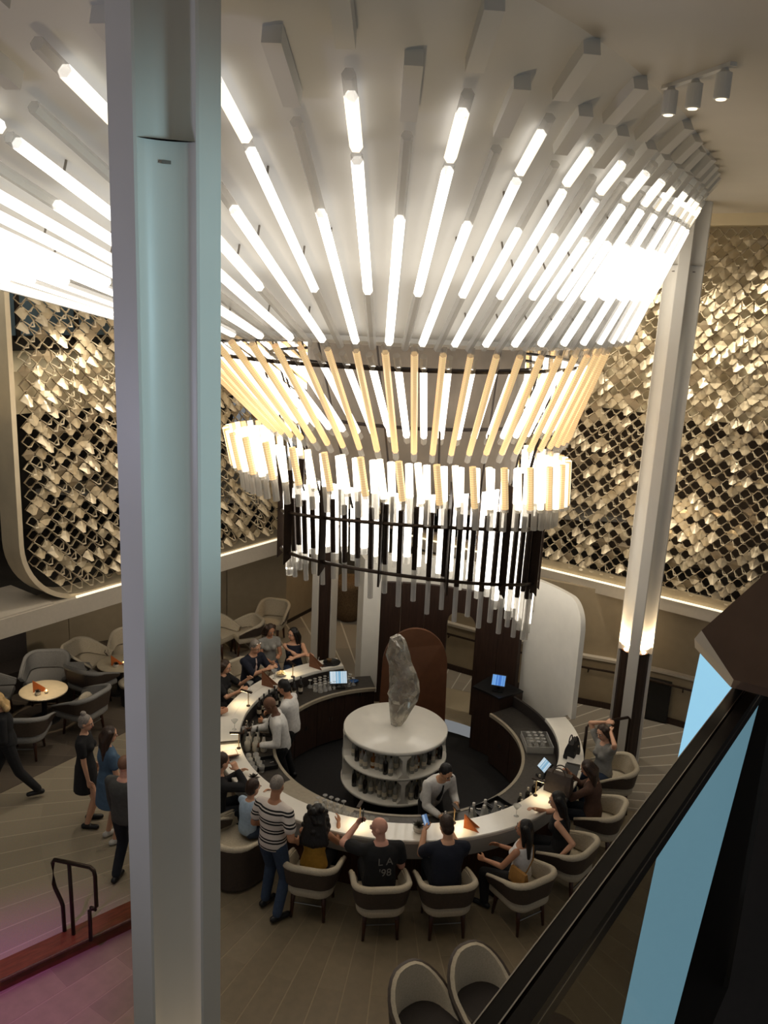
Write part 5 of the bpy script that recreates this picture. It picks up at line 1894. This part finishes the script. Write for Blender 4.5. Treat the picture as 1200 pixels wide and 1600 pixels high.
# till screens
def screen_mat(name, seed, bg, fg):
    m, nt, b = node_mat(name)
    N, L = nt.nodes, nt.links
    tc = N.new('ShaderNodeTexCoord')
    br_ = N.new('ShaderNodeTexBrick')
    br_.inputs['Scale'].default_value = 22
    br_.inputs['Color1'].default_value = (*bg, 1); br_.inputs['Color2'].default_value = (*fg, 1); br_.inputs['Mortar'].default_value = (*[c * .3 for c in bg], 1)
    br_.offset = 0.0
    L.new(tc.outputs['Object'], br_.inputs['Vector'])
    L.new(br_.outputs['Color'], b.inputs['Emission Color'])
    b.inputs['Emission Strength'].default_value = 0.9
    b.inputs['Base Color'].default_value = (.01, .01, .01, 1)


screen_mat('till_screen', 1, hexc(110, 170, 205), hexc(225, 235, 240))
screen_mat('till_screen_blue', 2, hexc(50, 110, 200), hexc(120, 180, 240))
screen_mat('phone_screen', 3, hexc(60, 100, 150), hexc(200, 220, 235))


def till(label, loc, ang, m, w=0.30, h=0.21, tilt=35):
    t = thing('till_terminal', label, 'till', loc, rad(ang - 90))
    MB().box((0, 0.02, 0.012), (w * .8, 0.20, 0.024)).obj('base', 'black_plastic', t)
    MB().tube([(0, 0.05, 0.02), (0, 0.03, 0.14)], 0.03, 8).obj('neck', 'black_plastic', t)
    M = Matrix.Translation((0, 0, 0.19)) @ Matrix.Rotation(rad(tilt), 4, 'X')
    b = MB().box((0, 0.012, 0), (w + .03, 0.03, h + .03), M=M).obj('casing', 'black_plastic', t)
    # facing -Y after the turn
    o = MB().box((0, -0.0045, 0), (w, 0.004, h)).obj('display', m, b)
    o.matrix_local = M
    return t


till('till screen glowing white and blue at the back left of the bar', on_ring(2.12, 120, WZ + .002), 100, 'till_screen', .30, .21, -35)
till('till screen glowing blue on the dark cabinet under the walnut wall', on_ring(2.3, 42, .892), 75, 'till_screen_blue', .22, .18, -35)
till('small pale blue till screen among bottles at the right', on_ring(2.26, -20, WZ + .002), 20, 'till_screen', .20, .16, -40)


# bottles and glasses
def bottle_proto(name, label, group, prof, m, lab=None, capm=None):
    t = thing(name, label, 'bottle', (0, 0, 0), 0, group)
    MB().lathe(prof, 12).obj('glass', m, t, smooth=True)
    h = prof[-1][1]
    r = max(p[0] for p in prof)
    if lab:
        MB().lathe([(r * 1.02, h * .18), (r * 1.02, h * .42)], 12, caps=False).obj('label', lab, t)
    if capm:
        MB().lathe([(prof[-1][0] * 1.25, h - .005), (prof[-1][0] * 1.2, h + .03)], 8).obj('cap', capm, t)
    return t


PB = [(0.034, 0), (0.037, 0.01), (0.037, 0.17), (0.030, 0.20), (0.014, 0.225), (0.013, 0.29)]
PB2 = [(0.040, 0), (0.043, 0.01), (0.043, 0.14), (0.036, 0.165), (0.015, 0.185), (0.015, 0.245)]
PJ = [(0.045, 0), (0.050, 0.01), (0.050, 0.12), (0.045, 0.14), (0.030, 0.16), (0.022, 0.20), (0.016, 0.25)]


def scatter(proto, places):
    for i, (p, a) in enumerate(places):
        o = proto if i == 0 else copy_tree(proto)
        o.location = p
        o.rotation_euler = (0, 0, a)


rg = random.Random(21)
# bottles on the two tiers of the display
for lvl, z in ((0, 0.171), (1, 0.591)):
    for kind in range(3):
        prof, m, lab, cp_ = ((PB, 'bottle_clear', 'label_cream', 'black_plastic'), (PB2, 'liquor_amber', 'label_cream', 'black_plastic'), (PB, 'bottle_dark', None, 'brass'))[kind]
        lb = ('clear spirit bottle', 'amber spirit bottle', 'dark wine bottle')[kind] + (' on the lower tier of the round white display', ' on the upper tier of the round white display')[lvl]
        pr = bottle_proto('bottle', lb, ('clear', 'amber', 'dark')[kind] + (' bottles on the lower tier', ' bottles on the upper tier')[lvl], prof, m, lab, cp_)
        pls = []
        for i in range(27):
            a = -175 + i * 6.7
            k = (i * 7 + lvl) % 10
            kk = 0 if k < 6 else (1 if k < 8 else 2)
            if lvl == 0:
                kk = 0 if k < 8 else 2
            dv = (a + 80) % 90
            if kk != kind or dv < 7 or dv > 83:
                continue
            rr_ = rg.uniform(.56, .72)
            pls.append((Vector((DC.x + rr_ * math.cos(rad(a)), DC.y + rr_ * math.sin(rad(a)), z)), rg.uniform(0, 6)))
        if pls:
            scatter(pr, pls)
        else:
            for c_ in list(pr.children):
                bpy.data.objects.remove(c_)
            bpy.data.objects.remove(pr)
# dark bottles in the speed rack at the far left
pr = bottle_proto('bottle', 'dark bottle in the row along the left inside of the bar', 'dark bottles in the left row', PB, 'bottle_dark', 'label_cream', 'black_plastic')
scatter(pr, [(on_ring(2.36 - .09 * (i % 2), 164 - i * 2.0, WZ + .002), rg.uniform(0, 6)) for i in range(14)])
# white pour bottles
pr = bottle_proto('pour_bottle', 'white plastic pour bottle on the left inside of the bar', 'white pour bottles', PJ, 'jar_white', None, 'black_plastic')
scatter(pr, [(on_ring(r_, d_, WZ + .002), 0) for r_, d_ in ((2.32, 191), (2.20, 191.5), (2.08, 192), (2.30, 187.5), (2.18, 188))])
pr = bottle_proto('mixer_bottle', 'small clear mixer bottle behind the white pour bottles', 'small mixer bottles', [(a_ * .8, b_ * .75) for a_, b_ in PB], 'bottle_clear', None, 'chrome')
scatter(pr, [(on_ring(2.36 - .09 * (i % 3), 184 - 2.2 * (i // 3), WZ + .002), 0) for i in range(8)])
# dark little bottles at the right
pr = bottle_proto('bitters_bottle', 'small dark bottle on the right inside of the bar', 'small dark bottles at the right', [(a_ * .85, b_ * .6) for a_, b_ in PB2], 'bottle_dark', None, 'label_cream')
scatter(pr, [(on_ring(2.36 - .1 * (i % 2), -45 + 2.6 * i, WZ + .002), 0) for i in range(9)])
pr = bottle_proto('mixer_bottle', 'clear pour bottle with light cap beside the leaning bartender', 'pour bottles beside the leaning bartender', PJ, 'bottle_clear', None, 'paper')
scatter(pr, [(on_ring(2.30 - .1 * (i % 2), -66 + 2.4 * i, WZ + .002), 0) for i in range(5)])


def glass_proto(name, label, group, prof, m='glass_clear'):
    t = MB().lathe(prof, 14, caps=False).obj(name, m, None, smooth=True)
    tag(t, label, 'glass', group)
    return t


TUM = [(0.001, 0.004), (0.034, 0.004), (0.036, 0.0), (0.042, 0.10), (0.039, 0.10), (0.034, 0.012), (0.001, 0.012)]
COUPE = [(0.045, 0.0), (0.036, 0.035), (0.008, 0.05), (0.005, 0.12), (0.032, 0.135), (0.034, 0.14), (0.004, 0.142)]
MART = [(0.034, 0.0), (0.034, 0.003), (0.005, 0.006), (0.004, 0.09), (0.055, 0.16), (0.053, 0.16), (0.003, 0.094)]
pr = glass_proto('cocktail_glass', 'upturned cocktail glass in rows on the back left worktop', 'upturned glasses on the back left worktop', COUPE)
pl_ = [(on_ring(2.36 - .085 * j, 131 - 2.5 * i - 1.2 * (j % 2), WZ + .002), 0) for j in range(4) for i in range(8)]
scatter(pr, pl_)
pr = glass_proto('tumbler', 'clear tumbler in the packed rows on the near worktop', 'tumblers on the near worktop', TUM)
scatter(pr, [(on_ring(2.36 - .092 * j, -111 + 2.3 * i, WZ + .002), 0) for j in range(3) for i in range(8)])
pr = glass_proto('cocktail_glass', 'upturned cocktail glass in the near left cluster', 'upturned glasses in the near left cluster', COUPE)
scatter(pr, [(on_ring(2.34 - .105 * j, -121 + 2.7 * i + 1.2 * (j % 2), WZ + .014), 0) for j in range(4) for i in range(4)])
pr = glass_proto('tumbler', 'steel-rimmed tumbler by the ice bin at the left', 'tumblers by the ice bin', TUM)
scatter(pr, [(on_ring(2.33 - .11 * j, 198 + 3.0 * i, WZ + .002), 0) for j in range(2) for i in range(4)])
rk = thing('glass_rack', 'clear glass-washer rack under the white wing at the right', 'rack', on_ring(2.17, 3, WZ + .002), rad(3))
for c_, d_ in (((0, .24, .06), (.42, .01, .12)), ((0, -.24, .06), (.42, .01, .12)), ((.205, 0, .06), (.01, .47, .12)), ((-.205, 0, .06), (.01, .47, .12))):
    MB().box(c_, d_).obj('side', 'glass_clear', rk)
MB().box((0, 0, 0.008), (.42, .48, .012)).obj('tray', 'steel', rk)
pr = glass_proto('cocktail_glass', 'upturned cocktail glass inside the clear rack at the right', 'glasses in the clear rack', COUPE)
scatter(pr, [(on_ring(2.06 + .10 * j, -.5 + 2.5 * i, WZ + .018), 0) for j in range(3) for i in range(4)])
# drinks on the counter
for dg, rr_, lb in ((186, 2.52, 'martini glass on the counter flap near the pouring bartender'), (157, 2.70, 'martini glass beside the brown menu at the left of the bar'),
                   (144, 2.66, 'martini glass in front of the man with sunglasses'), (-55, 2.64, 'martini glass in front of the woman in the black sleeveless top')):
    pr = glass_proto('martini_glass', lb, 'martini glasses on the counter', MART)
    pr.location = on_ring(rr_, dg, CT + .001)
# plate of snacks, tray, cup, coaster
t = thing('snack_bowl', 'white bowl of snacks in front of the man with sunglasses', 'bowl', on_ring(2.66, 140.5, CT + .001))
MB().lathe([(0.04, 0), (0.09, 0.03), (0.10, 0.045), (0.095, 0.045), (0.04, 0.012)], 24).obj('bowl', 'pot_white', t, smooth=True)
mb = MB()
for k in range(14):
    mb.sph((rg.uniform(-.05, .05), rg.uniform(-.05, .05), .045 + rg.uniform(0, .02)), .022, 7)
mb.obj('snacks', 'food_cream', t)
t = thing('serving_tray', 'round black serving tray with a small basket at the far end of the bar', 'tray', on_ring(2.62, 117.5, CT + .001))
MB().lathe([(0.15, 0), (0.16, 0.02), (0.152, 0.02), (0.145, 0.006), (0.01, 0.006)], 28).obj('tray', 'black_plastic', t, smooth=True)
MB().lathe([(0.03, 0.006), (0.05, 0.06), (0.045, 0.06)], 14, c=(-.05, .02, 0)).obj('basket', 'wicker', t)
t = thing('drinking_cup', 'white paper cup with a straw near the till', 'cup', on_ring(2.62, 124.0, CT + .001))
MB().lathe([(0.026, 0), (0.036, 0.10), (0.034, 0.10), (0.025, 0.006)], 16).obj('cup', 'paper', t, smooth=True)
MB().tube([(0, 0, .02), (.03, .02, .16)], 0.004, 5).obj('straw', 'paper', t)
o = MB().box((0, 0, .006), (.22, .10, .012)).obj('bill_folder', 'black_plastic', None, on_ring(2.55, 120.5, CT + .001), rad(25))
tag(o, 'flat black bill folder on the counter by the till', 'folder')
o = MB().sph((0, 0, .02), (.10, .06, .025), 12).obj('bar_cloth', 'toy_blue', None, on_ring(2.22, 111, WZ + .004), 0.4, True)
tag(o, 'crumpled blue cloth lying beside the back left till', 'cloth')
# ice bins set in the worktop
for dg, lb in ((176, 'steel ice bin in front of the pouring bartender'), (203, 'dark fruit tray beside the tumblers at the left'), (-57, 'black garnish tray right of the leaning bartender'), (-50, 'black cutlery tray near the right bottles')):
    t = thing('ice_bin', lb, 'bin', on_ring(2.12, dg, WZ + .002), rad(dg))
    M_ = 'steel' if 'steel' in lb else 'black_plastic'
    for c_, d_ in (((0, .14, .03), (.30, .012, .06)), ((0, -.14, .03), (.30, .012, .06)), ((.15, 0, .03), (.012, .28, .06)), ((-.15, 0, .03), (.012, .28, .06))):
        MB().box(c_, d_).obj('rim', M_, t)
    MB().box((0, 0, .006), (.29, .27, .01)).obj('bottom', M_, t)
    for k in range(4):
        MB().box((rg.uniform(-.1, .1), rg.uniform(-.1, .1), .022), (.06, .012, .012), rz=rg.uniform(0, 3)).obj('utensil', 'chrome', t)
# drip rail across the counter near the column
o = MB().box((0, 0, .012), (.36, .05, .024)).obj('hinge_plate', 'steel', None, on_ring(2.62, 195, CT + .001), rad(195))
tag(o, 'steel hinge plate across the counter flap near the left column', 'hinge')
# open menus on the counter
for dg, lb, mm, rr_ in ((203, 'open brown menu lying on the counter next to the left column', 'menu_brown', 2.62), (-24, 'open black folder in front of the woman in the brown top', 'black_plastic', 2.66), (-17, 'white and black folder under the black handbag', 'black_plastic', 2.66)):
    t = thing('open_menu', lb, 'menu', on_ring(rr_, dg, CT + .001), rad(dg))
    for sg in (-1, 1):
        M = Matrix.Rotation(rad(28 if sg > 0 else -4), 4, 'X')
        MB().box((0, sg * .08, .004), (.20, .16, .006), M=M if sg > 0 else None).obj('cover', mm if sg < 0 else ('paper' if 'white' in lb else mm), t)
    MB().box((0, -.08, .009), (.18, .14, .003)).obj('page', 'paper' if 'brown' in lb or 'white' not in lb else 'black_plastic', t)


# bags
def handbag(label, loc, ang, m, w, d, h, handles=True, cat='handbag'):
    t = thing('handbag', label, cat, loc, rad(ang))
    mb = MB()
    v, f = [], []
    lv = [(1.0, 0.0), (1.05, .15), (1.0, .6), (.88, .92), (.80, 1.0)]
    for s_, z in lv:
        for x, y in ((-1, -1), (-.6, -1.12), (.6, -1.12), (1, -1), (1, 1), (.6, 1.12), (-.6, 1.12), (-1, 1)):
            v.append((x * w / 2 * (1 if z < .9 else .96), y * d / 2 * s_ * (1 if z < .5 else (1.3 - .75 * z)), z * h))
    n = 8
    for k in range(len(lv) - 1):
        for i in range(n):
            j = (i + 1) % n
            f.append((k * n + i, k * n + j, (k + 1) * n + j, (k + 1) * n + i))
    f += [tuple(range(n - 1, -1, -1)), tuple((len(lv) - 1) * n + i for i in range(n))]
    mb.add(v, f)
    mb.obj('body', m, t, smooth=False)
    if handles:
        for sy in (-1, 1):
            pts = [(w * .25 * math.cos(PI * k / 10), sy * d * .25, h * .95 + h * .38 * math.sin(PI * k / 10)) for k in range(11)]
            MB().tube(pts, 0.009, 6).obj('handle', m, t)
    MB().box((0, -d * .5 * 1.06, h * .72), (w * .14, .012, h * .10)).obj('clasp', 'chrome', t)
    return t


handbag('black handbag with straps lying on the right end of the counter', on_ring(2.62, -12, CT + .001), 60, 'bag_black', .30, .16, .24)
handbag('large dark brown handbag standing on the counter by the reading woman', on_ring(2.66, -35, CT + .001), 150, 'bag_brown', .36, .18, .28)


def world_of(key):
    b = PEOPLE[key][0]
    return Matrix.Translation(b.location) @ b.rotation_euler.to_matrix().to_4x4()


# tan shoulder bag on the woman in white
M = world_of('white')
bg_, wr_, sp_, (X_, Y_, U_) = PEOPLE['white']
p = M @ Vector((-0.23, -0.10, .66))
t = handbag('tan leather shoulder bag hanging from the woman in the white top', p, 142 - 90 + 75, 'tan_leather', .25, .08, .18, False, 'shoulder bag')
L0 = Vector((-0.20, -.02, .66)); sh0 = sp_(.93) + X_ * .07 + Y_ * 0.0
bk0, fr0 = sp_(.6) - Y_ * .145 + X_ * .01, sp_(.6) + Y_ * .20
Mi = Matrix.Rotation(-(rad(142 - 90 + 75)), 4, 'Z') @ Matrix.Translation(-p)
MB().tube([Mi @ (M @ q) for q in (L0 + Vector((0, -.05, .1)), sp_(.3) - Y_ * .12 - X_ * .08, bk0, sp_(.86) - Y_ * .10 + X_ * .07, sh0 + U_ * .03, sp_(.84) + Y_ * .11 + X_ * .06)], 0.009, 6).obj('strap', 'tan_leather', t)


# phones in hands
def phone(label, key, hn, off, tilt, m='phone_screen', back=False):
    M = world_of(key)
    wt, dd = PEOPLE[key][1][hn]
    p = M @ (wt + dd * .09 + Vector(off))
    t = thing('phone', label, 'phone', p, PEOPLE[key][0].rotation_euler.z)
    R_ = Euler(tilt).to_matrix().to_4x4()
    b = MB().box((0, 0, 0), (.075, .009, .15), M=R_).obj('casing', 'black_plastic', t)
    if not back:
        o = MB().box((0, -.006, 0), (.066, .003, .13)).obj('display', m, b)
        o.matrix_local = R_
    return t


phone('black phone held up by the bald man in the black shirt', 'bald', 'L', (.03, .0, .06), (0.0, 0, 1.3), back=True)
phone('lit phone held by the man in the navy shirt', 'navy', 'L', (.0, .02, .05), (-.7, -.3, 0))
# shaker of the leaning bartender, cup of the pouring bartender
M = world_of('bt3')
wt, dd = PEOPLE['bt3'][1]['R']
p = M @ (wt + dd * .09)
t = thing('cocktail_shaker', 'steel cocktail shaker in the hand of the leaning bartender', 'shaker', p - Vector((0, 0, .10)))
MB().lathe([(0.030, 0), (0.042, 0.16), (0.040, 0.165)], 16).obj('tin', 'steel', t, smooth=True)
MB().lathe([(0.040, 0.165), (0.030, 0.20), (0.014, 0.21), (0.014, 0.235)], 16).obj('cap', 'chrome', t, smooth=True)
M = world_of('bt1')
wt, dd = PEOPLE['bt1'][1]['R']
p = M @ (wt + dd * .09)
t = thing('mixing_glass', 'clear mixing glass held out by the bald bartender', 'glass', p - Vector((0, 0, .05)))
MB().lathe(TUM, 14, caps=False).obj('glass', 'glass_clear', t, smooth=True)
# name tags of the bartenders and print on the black shirt
def text_on(key, txt, tpos, off, size, m, back=True, x=0.0):
    b, wr_, sp_, (X, Y, U) = PEOPLE[key]
    cu = bpy.data.curves.new('shirt_print', 'FONT')
    cu.body = txt; cu.size = size; cu.align_x = 'CENTER'; cu.extrude = 0.002
    o = bpy.data.objects.new('shirt_print', cu)
    COL.objects.link(o)
    o.parent = b
    n_ = -Y if back else Y
    xx = X if back else -X
    c = sp_(tpos) + n_ * off + xx * x
    o.matrix_local = Matrix(((xx.x, U.x, n_.x, c.x), (xx.y, U.y, n_.y, c.y), (xx.z, U.z, n_.z, c.z), (0, 0, 0, 1)))
    cu.materials.append(MATS[m])
    dg_ = bpy.context.evaluated_depsgraph_get()
    me = bpy.data.meshes.new_from_object(o.evaluated_get(dg_))
    bpy.data.objects.remove(o)
    q = link('shirt_print', me, b)
    q.matrix_local = Matrix(((xx.x, U.x, n_.x, c.x), (xx.y, U.y, n_.y, c.y), (xx.z, U.z, n_.z, c.z), (0, 0, 0, 1)))
    if not me.materials:
        me.materials.append(MATS[m])
    return q


mat('print_grey', hexc(120, 116, 110), 0.8)
text_on('bald', 'L A', .62, .162, .13, 'print_grey', True, .02)
text_on('bald', "'98", .37, .168, .13, 'print_grey', True, .02)
